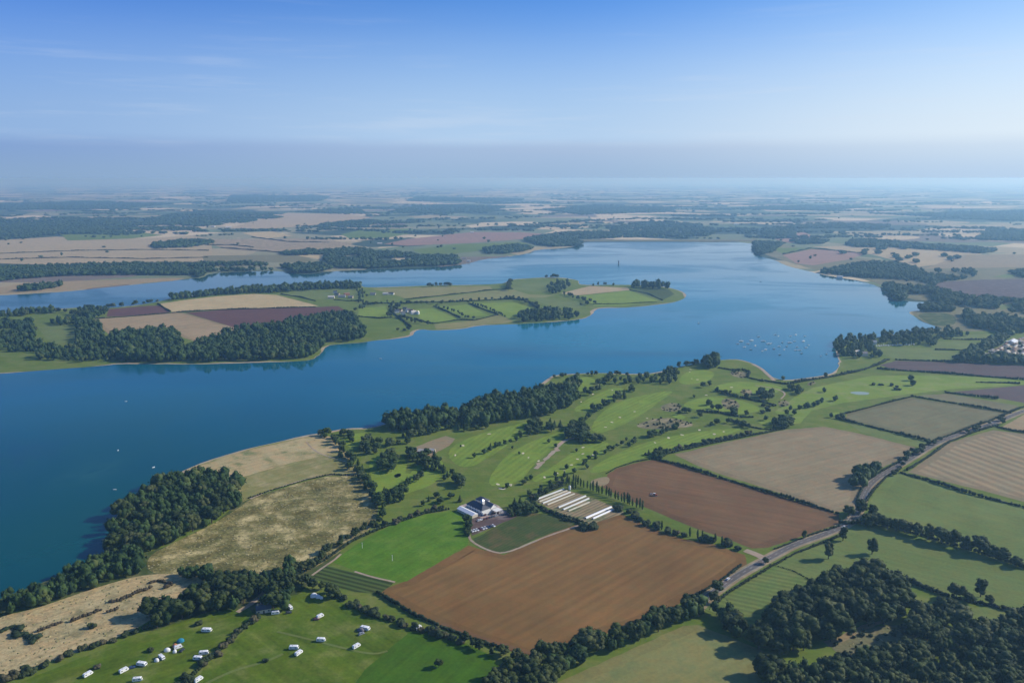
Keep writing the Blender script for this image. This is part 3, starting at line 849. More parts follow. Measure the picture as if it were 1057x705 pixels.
# the dam at the far end: a long low grassed bank with a pale road on its crest
mb = MB()
x0, y0 = W(602, 249.3)
x1, _ = W(775, 249.3)
mb.prism_x([(y0 - 6, -0.5), (y0 + 14, 7), (y0 + 24, 7), (y0 + 60, -0.5)], x0 - 40, x1 + 10, 0)
link('dam_embankment', mb.mesh('dam_embankment', [fmat('dull')]), kind='structure')
sheet('dam_road', np.array([(x0 - 38, y0 + 15), (x1 + 8, y0 + 15), (x1 + 8, y0 + 23), (x0 - 38, y0 + 23)]), 7.1, plain('dam_road_surface', (.42, .4, .36)))

# ------------------------------------------------------------------ haze
hz = bpy.data.materials.new('haze_air')
hz.use_nodes = True
ht = hz.node_tree
ht.nodes.clear()
ho = ht.nodes.new('ShaderNodeOutputMaterial')
hv = ht.nodes.new('ShaderNodeVolumePrincipled')
hv.inputs['Color'].default_value = (*HAZE_COLOR, 1)
hv.inputs['Density'].default_value = HAZE_DENSITY
hv.inputs['Absorption Color'].default_value = (.5, .48, 1, 1)
hv.inputs['Anisotropy'].default_value = 0.35
L(ht, hv.outputs[0], ho.inputs['Volume'])
mb = MB()
mb.box(-151000, 151000, -151000, 151000, -1, 302)
link('haze', mb.mesh('haze', [hz]), kind='stuff')

# ------------------------------------------------------------------ vegetation builders
def ico(sub):
    import bmesh
    bm = bmesh.new()
    bmesh.ops.create_icosphere(bm, subdivisions=sub, radius=1)
    v = np.array([x.co[:] for x in bm.verts])
    f = np.array([[x.index for x in fc.verts] for fc in bm.faces])
    bm.free()
    return v, f


ICO1, ICO2 = ico(1), ico(2)


def lumps(cs, rs, rng, base=ICO1, jag=0.16, leaves=0, leaf=0.16, floor=None):
    """cs (n,3) centres, rs (n,3) radii -> verts, tris of rugged leafy clumps with loose leaf faces round them."""
    bv, bf = base
    n = len(cs)
    k = len(bv)
    dis = 1 + rng.normal(0, jag, (n, k, 1))
    v = bv[None] * dis * rs[:, None, :] + cs[:, None, :]
    f = (bf[None] + (np.arange(n) * k)[:, None, None]).reshape(-1, 3)
    v = v.reshape(-1, 3)
    if leaves:
        d = rng.normal(size=(n, leaves, 3))
        d /= np.linalg.norm(d, axis=2, keepdims=True)
        d[:, :, 2] = np.abs(d[:, :, 2]) * 1.0 - 0.25 * (rng.random((n, leaves)) < .3)
        c = d * rs[:, None, :] * rng.uniform(0.88, 1.22, (n, leaves, 1)) + cs[:, None, :]
        sz = rs.mean(1)[:, None, None, None] * leaf
        tri = rng.normal(size=(n, leaves, 3, 3)) * sz + c[:, :, None, :]
        lv = tri.reshape(-1, 3)
        lf = np.arange(len(lv)).reshape(-1, 3) + len(v)
        v = np.vstack([v, lv])
        f = np.vstack([f, lf])
    if floor is not None:
        v[:, 2] = np.maximum(v[:, 2], floor)
    return v, f


def crown_mesh(name, seed, kind, mat):
    """Unit crown: total tree height 1, so scale it by the height."""
    r = np.random.default_rng(seed)
    if kind == 'broad':
        n = 26
        cs, rs = [], []
        cs.append((0, 0, .55)); rs.append((.24, .24, .26))
        for i in range(n):
            a = i * 2.4 + r.uniform(-.4, .4)
            zz = r.uniform(.34, .82)
            rad = .30 * math.sqrt(max(0.05, 1 - ((zz - .5) / .42) ** 2)) * r.uniform(.75, 1.15)
            cs.append((math.cos(a) * rad, math.sin(a) * rad, zz))
            q = r.uniform(.07, .175)
            rs.append((q, q, q * .9))
        lv, lf = 44, .16
    elif kind == 'oval':
        n = 13
        cs, rs = [(0, 0, .5)], [(.2, .2, .36)]
        for i in range(n):
            a = i * 2.4 + r.uniform(-.4, .4)
            zz = r.uniform(.22, .86)
            rad = .19 * math.sqrt(max(0.05, 1 - ((zz - .5) / .48) ** 2)) * r.uniform(.7, 1.2)
            cs.append((math.cos(a) * rad, math.sin(a) * rad, zz))
            q = r.uniform(.1, .15)
            rs.append((q, q, q * 1.1))
        lv, lf = 38, .14
    elif kind == 'poplar':
        n = 9
        cs, rs = [], []
        for i in range(n):
            t_ = i / (n - 1)
            cs.append((r.normal(0, .012), r.normal(0, .012), .14 + .74 * t_))
            q = .095 * math.sin(math.pi * (0.16 + .76 * t_)) + .02
            rs.append((q, q, .11))
        lv, lf = 30, .18
    elif kind == 'conifer':
        n = 9
        cs, rs = [], []
        for i in range(n):
            t_ = i / (n - 1)
            cs.append((r.normal(0, .01), r.normal(0, .01), .12 + .78 * t_))
            q = .22 * (1 - t_) + .03
            rs.append((q, q, .09))
        lv, lf = 40, .16
    else:   # bush
        n = 9
        cs, rs = [(0, 0, .35)], [(.42, .42, .4)]
        for i in range(n):
            a = i * 2.4
            rad = r.uniform(.2, .45)
            cs.append((math.cos(a) * rad, math.sin(a) * rad, r.uniform(.2, .62)))
            q = r.uniform(.2, .32)
            rs.append((q, q, q))
        lv, lf = 34, .14
    v, f = lumps(np.array(cs), np.array(rs), r, ICO2 if kind in ('broad', 'bush') else ICO1, .15, lv, lf, floor=0.0)
    return mesh_tris(name, v, f, [mat])


def trunk_mesh(name, seed, kind):
    r = np.random.default_rng(seed)
    mb = MB()
    top = {'broad': .5, 'oval': .5, 'poplar': .8, 'conifer': .8, 'bush': .3}[kind]
    mb.tube((0, 0, -.02), (0.01, 0, top * .55), .030, .022)
    mb.tube((0.01, 0, top * .54), (0, 0.01, top), .022, .010)
    if kind in ('broad', 'oval', 'bush'):
        for i in range(4):
            a = i * 1.6 + r.uniform(-.3, .3)
            k = .2 if kind == 'broad' else .12
            mb.tube((0.01, 0, top * .5 + i * .02), (math.cos(a) * k, math.sin(a) * k, top * r.uniform(.95, 1.3)), .014, .005, 5)
    return mb.mesh(name, [M_BARK])


def joined(cm, tm, name, m1):
    """crown and trunk in one mesh, for trees a few pixels high"""
    a = np.empty(len(cm.vertices) * 3, np.float32); cm.vertices.foreach_get('co', a)
    f = np.array([p_.vertices[:] for p_ in cm.polygons])
    tv = [v_.co[:] for v_ in tm.vertices]
    tf = []
    for p_ in tm.polygons:
        vs = p_.vertices[:]
        for i in range(1, len(vs) - 1):
            tf.append((vs[0], vs[i], vs[i + 1]))
    v = np.vstack([a.reshape(-1, 3), tv])
    ff = np.vstack([f, np.array(tf) + len(cm.vertices)])
    mi = np.concatenate([np.zeros(len(f)), np.ones(len(tf))])
    return mesh_tris(name, v, ff, [m1, M_BARK], mi)


VAR = {}
for fam, mk in (('woodland_tree', 'tree'), ('hedgerow_tree', 'tree'), ('golf_course_tree', 'golf'), ('poplar_tree', 'golf'), ('bush', 'bush')):
    kinds = {'woodland_tree': ['broad', 'broad', 'broad', 'oval', 'broad', 'oval'], 'hedgerow_tree': ['broad', 'oval', 'broad', 'broad'],
             'golf_course_tree': ['oval', 'broad', 'conifer', 'oval', 'broad'], 'poplar_tree': ['poplar', 'poplar'], 'bush': ['bush', 'bush', 'bush']}[fam]
    VAR[fam] = []
    for i, kd in enumerate(kinds):
        sd_ = hash_ = (len(fam) * 31 + i * 7)
        cm = crown_mesh('crown', sd_, kd, MF[mk])
        tm = trunk_mesh('trunk', sd_, kd)
        VAR[fam].append((cm, tm, joined(cm, tm, fam, MF[mk])))

TREES = []      # dicts collected first, then the largest in view become objects of their own


def add_tree(fam, xy, h, label, group=None, wscale=1.0, var=None):
    if fam == 'golf_course_tree':
        h, wscale = h * 1.15, wscale * 1.15
    TREES.append(dict(fam=fam, x=xy[0], y=xy[1], h=h, label=label, group=group, w=wscale, var=var))


def grid_in(poly, spacing, rng, jit=0.38):
    lo, hi = poly.min(0), poly.max(0)
    xs = np.arange(lo[0], hi[0] + spacing, spacing)
    ys = np.arange(lo[1], hi[1] + spacing, spacing * .87)
    pts = np.array([(x + (spacing / 2 if j % 2 else 0), y) for j, y in enumerate(ys) for x in xs])
    if not len(pts):
        return pts.reshape(0, 2)
    pts = pts + rng.uniform(-jit, jit, pts.shape) * spacing
    return pts[inside(poly, pts)]


def wood(px, spacing, h, label, group, fam='woodland_tree', hv=.22, seed=0):
    hv = .32
    rng = np.random.default_rng(seed + 50)
    for q in grid_in(WP(px), spacing, rng):
        add_tree(fam, q, h * rng.uniform(1 - hv, 1 + hv), label, group, rng.uniform(.95, 1.25))


def row(px, spacing, h, label, group, fam='hedgerow_tree', jit=1.2, hv=.25, seed=0, ws=1.05):
    rng = np.random.default_rng(seed + 90)
    p = WP(px)
    sg = np.linalg.norm(np.diff(p, axis=0), axis=1)
    cm_ = np.concatenate([[0], np.cumsum(sg)])
    s_ = 0
    while s_ <= cm_[-1]:
        x = np.interp(s_, cm_, p[:, 0]) + rng.normal(0, jit)
        y = np.interp(s_, cm_, p[:, 1]) + rng.normal(0, jit)
        add_tree(fam, (x, y), h * rng.uniform(1 - hv, 1 + hv), label, group, ws * rng.uniform(.85, 1.2))
        s_ += spacing * rng.uniform(.75, 1.3)


def lone(px, py, h, label, fam='hedgerow_tree', ws=1.0, var=None):
    add_tree(fam, W(px, py), h, label, None, ws, var)


# ---- the near woods
wood([(113, 571), (113, 556), (119, 538), (137, 520), (155, 508), (176, 497), (198, 492), (228, 492), (246, 500), (252, 515), (249, 526), (235, 532), (215, 545), (195, 552), (175, 562), (150, 572)],
     9.5, 13, 'dark tree inside the compact rounded wood at the lake edge on the left', 'trees of the rounded lakeside wood', seed=1)
wood([(-30, 645), (-20, 631), (5, 623), (30, 615), (57, 602), (80, 590), (102, 583), (113, 574), (150, 572), (150, 590), (112, 603), (72, 617), (35, 630), (0, 639), (-40, 654)],
     7.5, 9.5, 'bushy green tree in the shoreline belt at the bottom left corner', 'trees of the shoreline belt', seed=2)
wood([(770, 658), (790, 646), (812, 628), (838, 607), (870, 600), (890, 597), (915, 594), (930, 608), (942, 625), (946, 642), (920, 644), (885, 652), (862, 660), (842, 672), (820, 680), (800, 674), (778, 668)],
     9.5, 16, 'tall dark tree in the curved arm of wood below the mown pasture', 'trees of the curved arm of wood', seed=3)
wood([(785, 730), (785, 702), (800, 690), (830, 690), (860, 692), (900, 682), (930, 674), (960, 666), (1000, 668), (1057, 662), (1140, 665), (1140, 745), (780, 750)],
     9.0, 13, 'tree of the thick dark wood filling the bottom right corner', 'trees of the bottom right wood', seed=4)
wood([(945, 644), (958, 634), (985, 640), (1000, 652), (1012, 658), (1035, 648), (1057, 634), (1140, 640), (1140, 664), (1057, 664), (1000, 670), (940, 664)],
     9.5, 14, 'tree between the small corner pasture and the bottom right wood', 'trees around the small corner pasture', seed=5)
wood([(736, 632), (742, 628), (760, 645), (775, 655), (772, 664), (750, 655)], 7, 10, 'tree beside the foot of the mown pasture near the road bend', 'trees below the mown pasture', seed=6)
# belt at the bottom centre
wood([(505, 712), (528, 694), (552, 682), (575, 677), (600, 668), (640, 657), (680, 641), (705, 631), (722, 622), (728, 630), (712, 642), (680, 656), (648, 668), (612, 681), (578, 698), (555, 730), (500, 740)],
     7.2, 11, 'tree in the thick belt below the western ploughed field', 'trees of the belt below the ploughed field', seed=7)
# scrub and trees north of the camp
wood([(150, 644), (156, 632), (172, 628), (198, 616), (212, 608), (230, 604), (262, 606), (268, 614), (262, 624), (245, 632), (220, 632), (190, 642), (165, 652)],
     8, 12, 'dark tree in the thicket above the camping field', 'trees of the thicket above the camp', seed=8)
wood([(175, 596), (192, 592), (230, 600), (262, 602), (285, 594), (302, 588), (308, 598), (290, 606), (262, 612), (230, 606), (200, 600)],
     7, 9.5, 'low tree in the dark band between the rough pasture and the thicket', 'trees of the band below the rough pasture', seed=9)
wood([(278, 606), (300, 600), (306, 612), (304, 626), (292, 632), (280, 636), (272, 626)], 8, 11, 'dark tree standing close round the small camp house', 'trees around the camp house', seed=10)
row([(302, 604), (318, 604), (334, 610), (350, 618)], 6.5, 9, 'tree of the hedge corner above the camping field with white tents below', 'hedge corner trees above the tents', seed=11)
row([(302, 592), (316, 588), (326, 583), (333, 578)], 6.5, 8.5, 'dark tree on the lower edge of the rough pasture', 'trees on the lower edge of the rough pasture', seed=12)
row([(333, 575), (345, 566), (358, 558), (372, 550), (388, 543)], 6.5, 7, 'tree in the line between the rough pasture and the bright meadow', 'trees between rough pasture and bright meadow', seed=13)
row([(388, 544), (405, 541), (425, 533), (440, 528), (462, 524)], 8, 4.5, 'low tree on the top edge of the bright meadow', 'trees on the top edge of the bright meadow', fam='bush', seed=14)
row([(0, 702), (40, 692), (78, 675), (100, 667), (125, 660), (150, 648)], 6.5, 4.2, 'scrubby bush along the left edge of the west camping field', 'bushes edging the west camping field', fam='bush', seed=15)
row([(-30, 720), (0, 706), (28, 696)], 6, 6, 'bush in the bottom left corner below the dry grass', 'bushes in the bottom left corner', fam='bush', seed=16)
# hedges with shrubs around the camps
row([(266, 637), (250, 650), (236, 664), (222, 676), (208, 688), (196, 700), (180, 716)], 4.6, 4.2, 'bush of the diagonal hedge dividing the two camping fields', 'bushes of the diagonal camp hedge', fam='bush', seed=17, jit=1.6)
row([(343, 612), (358, 622), (378, 632), (400, 639), (427, 648), (455, 656), (480, 665)], 5.2, 4.6, 'bush in the dark hedge between the east camping field and the ploughed field', 'bushes between camp and ploughed field', fam='bush', seed=18)
row([(478, 664), (500, 672), (520, 678), (540, 684)], 6.5, 7, 'tree in the hedge at the lower left of the western ploughed field', 'hedge trees below the ploughed field', seed=19)
for x, y, h, t in [(156, 672, 3.6, 'small round bush beside the dry grass edge of the west camping field'), (205, 645, 4, 'lone round bush standing just above the long white caravan'), (100, 690, 3.6, 'small bush next to the leftmost caravan'),
                   (453, 689, 6.5, 'lone small tree on the dark green meadow at bottom centre'), (274, 683, 3, 'low dark bush alone on the east camping field'), (95, 648, 4.5, 'single bush on the dry grass strip')]:
    lone(x, y, h, t, 'bush' if h < 5 else 'hedgerow_tree')
# the right side
for i, (x, y, h) in enumerate([(908, 543, 12), (916, 546, 11), (925, 548, 12), (934, 550, 13), (946, 553, 12), (958, 557, 14), (972, 561, 15), (983, 563, 14), (996, 567, 12), (1010, 571, 15.5), (1021, 574, 11), (1034, 578, 11), (1049, 585, 9)]):
    add_tree('hedgerow_tree', W(x, y), h, 'rounded tree in the hedge row above the long pasture', 'rounded trees above the long pasture', 1.15)
row([(876, 532), (886, 527), (897, 530), (905, 540), (890, 545)], 6, 11, 'dark tree of the clump where the road bends past the eastern pasture', 'trees at the road bend', seed=21, jit=3)
for x, y, h, t in [(900, 572, 14, 'lone round tree standing in the long pasture'), (855, 577, 15, 'tall dark tree nearest the road in the pasture below it'), (870, 558, 13, 'round tree hard against the pasture side of the road'),
                   (987, 618, 13, 'left tree of the pair on the hedge above the corner pasture'), (1012, 616, 15, 'tall right tree of the pair on the hedge above the corner pasture'),
                   (1000, 622, 8, 'smaller tree between the tall pair above the corner pasture'), (1050, 650, 16, 'big tree at the right end of the corner pasture'), (1021, 623, 7, 'low tree just right of the tall hedge pair'),
                   (830, 556, 8, 'dark rounded tree on the field side of the road bend'), (790, 582, 6, 'small dark tree at the junction of the farm lane'),
                   (740, 612, 11, 'tall dark tree at the left verge of the road'), (737, 622, 10, 'tree at the road just below the tall verge tree')]:
    lone(x, y, h, t, 'hedgerow_tree')
wood([(876, 500), (885, 492), (899, 485), (905, 487), (902, 494), (890, 505), (880, 506)], 8, 12, 'dark tree of the small clump at the end of the long stubble field', 'trees of the clump beside the stubble field', seed=22)
row([(928, 482), (940, 472), (952, 463), (962, 457), (970, 453)], 9, 7, 'roadside tree between the two stubble fields', 'roadside trees', seed=23, jit=3)
row([(1000, 447), (1015, 441), (1030, 436), (1040, 430)], 12, 6.5, 'roadside tree near the far right corner fields', 'far roadside trees', seed=24, jit=3)
row([(920, 490), (935, 487)], 12, 6, 'roadside tree at the top of the eastern pasture', 'trees at the top of the eastern pasture', seed=25)
row([(640, 527), (660, 538), (677, 545), (690, 549)], 8, 5, 'shrubby tree in the strip between the two ploughed fields', 'shrubs between the ploughed fields', fam='bush', seed=26, jit=2.5)
row([(690, 551), (706, 554), (722, 557), (738, 560), (756, 566), (768, 571)], 8, 5.5, 'shrubby tree in the lane end of the strip between the ploughed fields', 'shrubs towards the lane', fam='bush', seed=27, jit=2.5)
# poplars
for i in range(22):
    t_ = i / 21
    add_tree('poplar_tree', W(597 + 66 * t_ + random.uniform(-1, 1), 501 + 25 * t_ + random.uniform(-.6, .6)), random.uniform(8, 12), 'slim upright poplar in the row edging the upper ploughed field', 'poplars beside the nursery', 1.0)
for i in range(10):
    add_tree('poplar_tree', W(584 + 12 * random.random(), 497 + 8 * random.random()), random.uniform(7, 10), 'slim upright poplar behind the top corner of the tunnels', 'poplars behind the tunnels', 1.0)
for x, y in [(683, 547), (712, 554), (720, 556), (725, 557), (738, 560), (745, 563)]:
    add_tree('poplar_tree', W(x, y), 9, 'slim poplar rising from the shrubs between the ploughed fields', 'poplars among the shrubs', 1.0)
# nursery and clubhouse surrounds
wood([(521, 529), (530, 523), (545, 519), (551, 521), (560, 527), (550, 532), (536, 532), (528, 534)], 7, 7, 'dark tree between the clubhouse and the tunnels', 'trees between clubhouse and tunnels', fam='golf_course_tree', seed=28)
row([(552, 522), (566, 529), (580, 535), (596, 540), (604, 544)], 5.5, 3.6, 'bush of the thick hedge below the tunnels', 'bushes below the tunnels', fam='bush', seed=29)
row([(550, 515), (562, 508), (574, 502), (582, 498)], 6, 4.5, 'bush of the hedge above the tunnels', 'bushes above the tunnels', fam='bush', seed=30)
wood([(600, 544), (606, 541), (617, 543), (614, 548), (604, 549)], 5.5, 5, 'dark bush at the near end of the white pair of tunnels', 'bushes at the tunnel end', fam='bush', seed=31)
row([(484, 552), (484, 545), (483, 538)], 5, 6, 'tree on the meadow side of the clubhouse car park', 'trees beside the car park', fam='golf_course_tree', seed=32)

# ---- golf course
GG = 'golf_course_tree'
wood([(398, 440), (402, 434), (424, 430), (450, 429), (472, 427), (474, 433), (462, 440), (440, 444), (415, 447), (400, 447)], 9.5, 14, 'tall dark tree of the shore wood behind the golf course, left block', 'left block of the shore wood', seed=33)
wood([(474, 436), (478, 427), (490, 420), (510, 414), (532, 411), (560, 405), (590, 405), (598, 410), (590, 420), (570, 428), (550, 432), (520, 436), (495, 441), (478, 442)], 10, 14, 'tall dark tree of the shore wood behind the golf course, right block', 'right block of the shore wood', seed=34)
row([(338, 448), (346, 456), (352, 462)], 7, 8, 'tree at the shore end of the golf course boundary', 'boundary trees at the shore end', GG, seed=35, jit=2.5)
row([(352, 466), (362, 476), (370, 486), (374, 496), (382, 506), (386, 514), (391, 522)], 6, 7.5, 'tree of the boundary line between golf course and dry headland', 'golf boundary trees', GG, seed=36, jit=2.5)
row([(393, 522), (396, 530), (390, 540), (380, 546)], 7, 5.5, 'tree at the foot of the golf boundary near the bright meadow', 'trees at the foot of the golf boundary', GG, seed=37)
row([(352, 448), (362, 452), (368, 458)], 7, 6, 'tree beside the small shore fairway', 'trees beside the shore fairway', GG, seed=38, jit=2)
wood([(369, 460), (378, 455), (394, 457), (396, 466), (386, 470), (372, 468)], 9, 9, 'dark tree of the round clump below the shore fairway', 'round clump below the shore fairway', GG, seed=39)
row([(392, 458), (405, 461), (414, 460), (424, 455)], 9, 8, 'tree in the line above the middle fairway', 'trees above the middle fairway', GG, seed=40, jit=3)
wood([(397, 474), (404, 471), (410, 474), (409, 486), (400, 490), (394, 484)], 9, 9, 'tree of the small clump by the left fairway', 'clump by the left fairway', GG, seed=41)
wood([(417, 468), (430, 464), (434, 474), (446, 478), (450, 490), (440, 486), (430, 480), (420, 476)], 9, 9, 'tree close beside the pale roofed lodge', 'trees beside the lodge', GG, seed=42)
row([(445, 470), (450, 478), (458, 487), (466, 494), (474, 500), (480, 505)], 8, 8, 'tree in the line running from the lodge down to the clubhouse', 'trees from lodge to clubhouse', GG, seed=43, jit=3)
row([(396, 514), (405, 508), (416, 505), (424, 500), (434, 495), (436, 490)], 7.5, 7.5, 'tree in the oblique line left of the clubhouse', 'oblique line left of the clubhouse', GG, seed=44, jit=3)
wood([(396, 520), (402, 510), (416, 508), (420, 516), (412, 522)], 8, 8, 'tree of the dark clump above the bright meadow', 'clump above the bright meadow', GG, seed=45)
row([(437, 520), (448, 513), (458, 519), (466, 514), (474, 518)], 9, 6.5, 'tree left of the clubhouse on the practice grass', 'trees on the practice grass', GG, seed=46, jit=3)
row([(470, 438), (455, 444), (440, 448), (424, 452), (410, 450)], 8, 8, 'tree of the line under the left block of the shore wood', 'line under the left wood block', GG, seed=47, jit=3)
row([(448, 442), (465, 444), (482, 444), (500, 442)], 12, 8, 'tree of the line under the right block of the shore wood', 'line under the right wood block', GG, seed=48, jit=3)
row([(492, 471), (505, 464), (515, 461), (528, 456), (536, 452), (548, 446)], 8, 6, 'tree of the line between the two lower left fairways', 'line between the lower left fairways', GG, seed=49, jit=3)
wood([(540, 445), (548, 436), (558, 437), (570, 441), (575, 434), (580, 440), (570, 446), (556, 450), (545, 450)], 11, 8, 'tree of the clump left of the dirt track', 'clump left of the dirt track', GG, seed=50)
wood([(584, 452), (592, 440), (604, 438), (610, 446), (606, 454), (620, 452), (622, 456), (600, 458), (590, 456)], 9, 9, 'tree of the dark clump at the head of the dirt track', 'clump at the head of the dirt track', GG, seed=51)
row([(600, 434), (610, 430), (617, 424), (625, 420), (636, 414), (648, 408), (655, 402)], 9, 7, 'tree of the long curved line in the middle of the course', 'long curved middle line', GG, seed=52, jit=4)
row([(594, 414), (606, 408), (616, 402), (626, 396), (632, 390)], 11, 8, 'tree of the line running from the shore wood to the point', 'line from shore wood to the point', GG, seed=53, jit=4)
row([(573, 390), (590, 388), (605, 387), (625, 387), (645, 388), (665, 387)], 12, 7, 'tree on the shore beyond the golf course', 'shore trees beyond the course', seed=54, jit=3)
wood([(584, 405), (588, 391), (594, 390), (600, 398), (592, 406)], 12, 9, 'tree of the dark shoreline clump at the top fairway', 'dark shoreline clump at the top fairway', seed=55)
wood([(620, 396), (632, 390), (650, 390), (680, 388), (694, 380), (702, 380), (700, 392), (694, 398), (670, 396), (645, 398)], 13, 8.5, 'tree of the wood on the point behind the top fairways', 'wood behind the top fairways', seed=56)
row([(704, 380), (712, 378), (722, 377), (732, 376), (738, 378)], 9, 10, 'tree of the high shore clump at the tip of the course', 'high shore clump', seed=57, jit=3)
wood([(726, 378), (728, 373), (738, 373), (742, 380), (734, 382)], 9, 14, 'very tall tree of the high shore clump', 'very tall trees of the shore clump', seed=58)
row([(546, 516), (556, 510), (570, 502), (583, 492), (598, 482), (611, 474), (624, 468), (636, 464), (650, 458), (660, 454)], 8, 5, 'small tree of the line above the nursery fairway', 'line above the nursery fairway', GG, seed=59, jit=4)
row([(672, 452), (685, 447), (697, 443), (703, 440)], 7, 7, 'tree of the short thick line in the middle of the course', 'short thick middle line', GG, seed=60, jit=3)
row([(530, 502), (542, 499), (548, 492)], 9, 4, 'small tree below the lower fairway bunkers', 'small trees below the lower bunkers', GG, seed=61, jit=3)
row([(668, 470), (690, 467), (703, 462), (716, 460), (732, 457), (750, 453), (768, 450), (780, 446)], 8, 4.6, 'bush of the golf course hedge above the long stubble field', 'bushes above the stubble field', fam='bush', seed=62)
wood([(665, 470), (672, 467), (686, 467), (690, 472), (678, 475)], 8, 7, 'tree at the corner where golf course meets both stubble and ploughed field', 'trees at the golf corner', GG, seed=63)
wood([(795, 441), (800, 434), (812, 433), (820, 437), (818, 442), (800, 444)], 10, 8, 'tree of the dark clump at the top of the long stubble field', 'clump at the top of the stubble field', GG, seed=64)
wood([(726, 420), (735, 414), (740, 418), (752, 424), (765, 425), (776, 430), (768, 432), (750, 428), (735, 425)], 13, 6.5, 'tree below the bare sandy patch on the course', 'trees below the sandy patch', GG, seed=65)
row([(735, 440), (748, 437), (760, 437), (770, 441), (775, 443)], 10, 6.5, 'tree of the short line right of the far bunkers', 'short line by the far bunkers', GG, seed=66, jit=4)
row([(700, 427), (712, 426), (722, 428), (728, 430)], 11, 6, 'tree in the middle rough of the far course', 'trees in the far rough', GG, seed=67, jit=4)
row([(728, 398), (740, 404), (750, 408), (762, 411), (770, 410)], 13, 6, 'tree along the dark path of the far course', 'trees along the far path', GG, seed=68, jit=3)
wood([(780, 408), (788, 404), (800, 408), (796, 416), (784, 414)], 11, 9, 'tree of the round clump on the far right of the course', 'round clump on the far right', GG, seed=69)
wood([(812, 402), (822, 398), (832, 402), (830, 408), (818, 408)], 11, 7, 'tree of the scrubby clump near the bay', 'scrubby clump near the bay', GG, seed=70)
wood([(784, 416), (800, 418), (796, 428), (786, 428)], 12, 5.5, 'low tree in the grey scrub right of the course', 'grey scrub right of the course', fam='bush', seed=71)
for x, y in [(851, 405), (942, 398), (940, 393), (820, 428), (790, 434), (808, 392), (852, 389), (834, 421), (812, 428), (870, 432), (858, 431), (840, 420), (848, 416), (862, 414)]:
    add_tree(GG, W(x, y), random.uniform(5, 8), 'scattered small tree on the pale grassland right of the course', 'scattered trees right of the course', 1.1)
row([(898, 397), (910, 399), (922, 397), (930, 402), (915, 403)], 16, 4, 'scrub bush on the pale grass beyond the grey field', 'scrub on the pale grass', fam='bush', seed=72, jit=8)
row([(816, 424), (830, 421), (845, 418)], 9, 5, 'scrub tree of the short line above the pale grass', 'short line above the pale grass', GG, seed=73, jit=3)
for i in range(34):
    rr = random.Random(500 + i)
    x, y = rr.uniform(400, 760), rr.uniform(400, 500)
    if (x < 470 and y < 446) or y > 520 - (x - 400) * .17 or y < 470 - (x - 340) * .26 :
        continue
    add_tree(GG, W(x, y), rr.uniform(2.5, 4.5), 'small young tree planted on the rough between fairways', 'young trees between the fairways', 1.0)

# ---- marina woods and beyond, peninsula: many stay individual until the count is reached
wood([(858, 357), (862, 352), (880, 350), (905, 349), (932, 344.5), (960, 342), (990, 341.5), (1000, 347), (965, 352), (966, 358), (930, 357), (905, 356), (900, 360), (915, 368), (906, 371), (866, 369)], 15, 11, 'tree of the marina wood on the near side of the far bay', 'trees of the marina wood', seed=80)
wood([(-60, 364), (-60, 347), (0, 347), (25, 343), (38, 345), (46, 356), (58, 361), (76, 360), (80, 348), (100, 346), (108, 350), (120, 354), (122, 373), (80, 374), (60, 372), (36, 371), (34, 364), (0, 363)], 14, 11, 'tree of the wood at the left end of the peninsula', 'trees at the left end of the peninsula', seed=81)
wood([(112, 350), (140, 346), (179, 343.5), (187, 352), (189, 374), (153, 375), (124, 374)], 12, 15, 'tall tree of the peninsula wood below the wide tan field', 'trees below the wide tan field', seed=82)
wood([(192, 363), (204, 357), (228, 349), (248, 342), (285, 339), (311, 332.5), (345, 328), (366, 328), (374, 340), (378, 349), (370, 352), (337, 354), (328, 364), (318, 370), (298, 372), (270, 373), (215, 374), (190, 373)], 13, 15, 'tree of the large wood on the peninsula shore', 'trees of the large peninsula wood', seed=83)
wood([(533, 326), (545, 323), (565, 322), (590, 325), (600, 328), (585, 330.5), (560, 332), (538, 333)], 15, 13, 'tree of the dark wood on the peninsula south shore', 'trees of the peninsula south wood', seed=84)
wood([(652, 296.6), (668, 295), (684, 296.5), (690, 298.5), (670, 298.4), (652, 297.9)], 17, 17, 'tree of the dark round copse near the peninsula tip', 'trees of the tip copse', seed=85)
wood([(174, 311), (174, 308), (215, 303.2), (262, 299), (311, 296.4), (362, 294.4), (372, 294.8), (373, 298.2), (330, 299.5), (285, 302.5), (262, 303), (225, 305), (190, 309)], 12.5, 13, 'tree of the long line on the peninsula north shore', 'long north shore line', seed=86)
row([(87, 319), (100, 321), (112, 318.5), (125, 317), (142, 315.5), (155, 313), (166, 311.5)], 15, 11, 'tree on the north shore left of the bright stubble', 'north shore trees left of the stubble', seed=87, jit=4)
row([(0, 326), (12, 327), (25, 325), (38, 323), (52, 323), (66, 323), (78, 326), (90, 327), (96, 322), (104, 325)], 13, 11, 'tree at the neck of the peninsula', 'trees at the peninsula neck', seed=88, jit=6)
wood([(50, 333), (70, 331), (95, 330), (104, 337), (108, 348), (96, 352), (79, 353), (79, 335), (60, 336)], 13, 12, 'tree of the wood at the left end of the peninsula', 'trees at the left end of the peninsula', seed=181)
wood([(-40, 335), (0, 334), (36, 334), (38, 342), (12, 343), (10, 340), (0, 340), (-40, 345)], 13, 12, 'tree of the wood at the left end of the peninsula', 'trees at the left end of the peninsula', seed=182)
wood([(-40, 327), (0, 324.5), (40, 321.5), (52, 320.5), (62, 323), (40, 324.5), (0, 328)], 14, 11, 'tree at the neck of the peninsula', 'trees at the peninsula neck', seed=183)
wood([(80, 322), (100, 319.5), (113, 319.5), (108, 325), (98, 329), (84, 329)], 13, 11, 'tree at the neck of the peninsula', 'trees at the peninsula neck', seed=184)
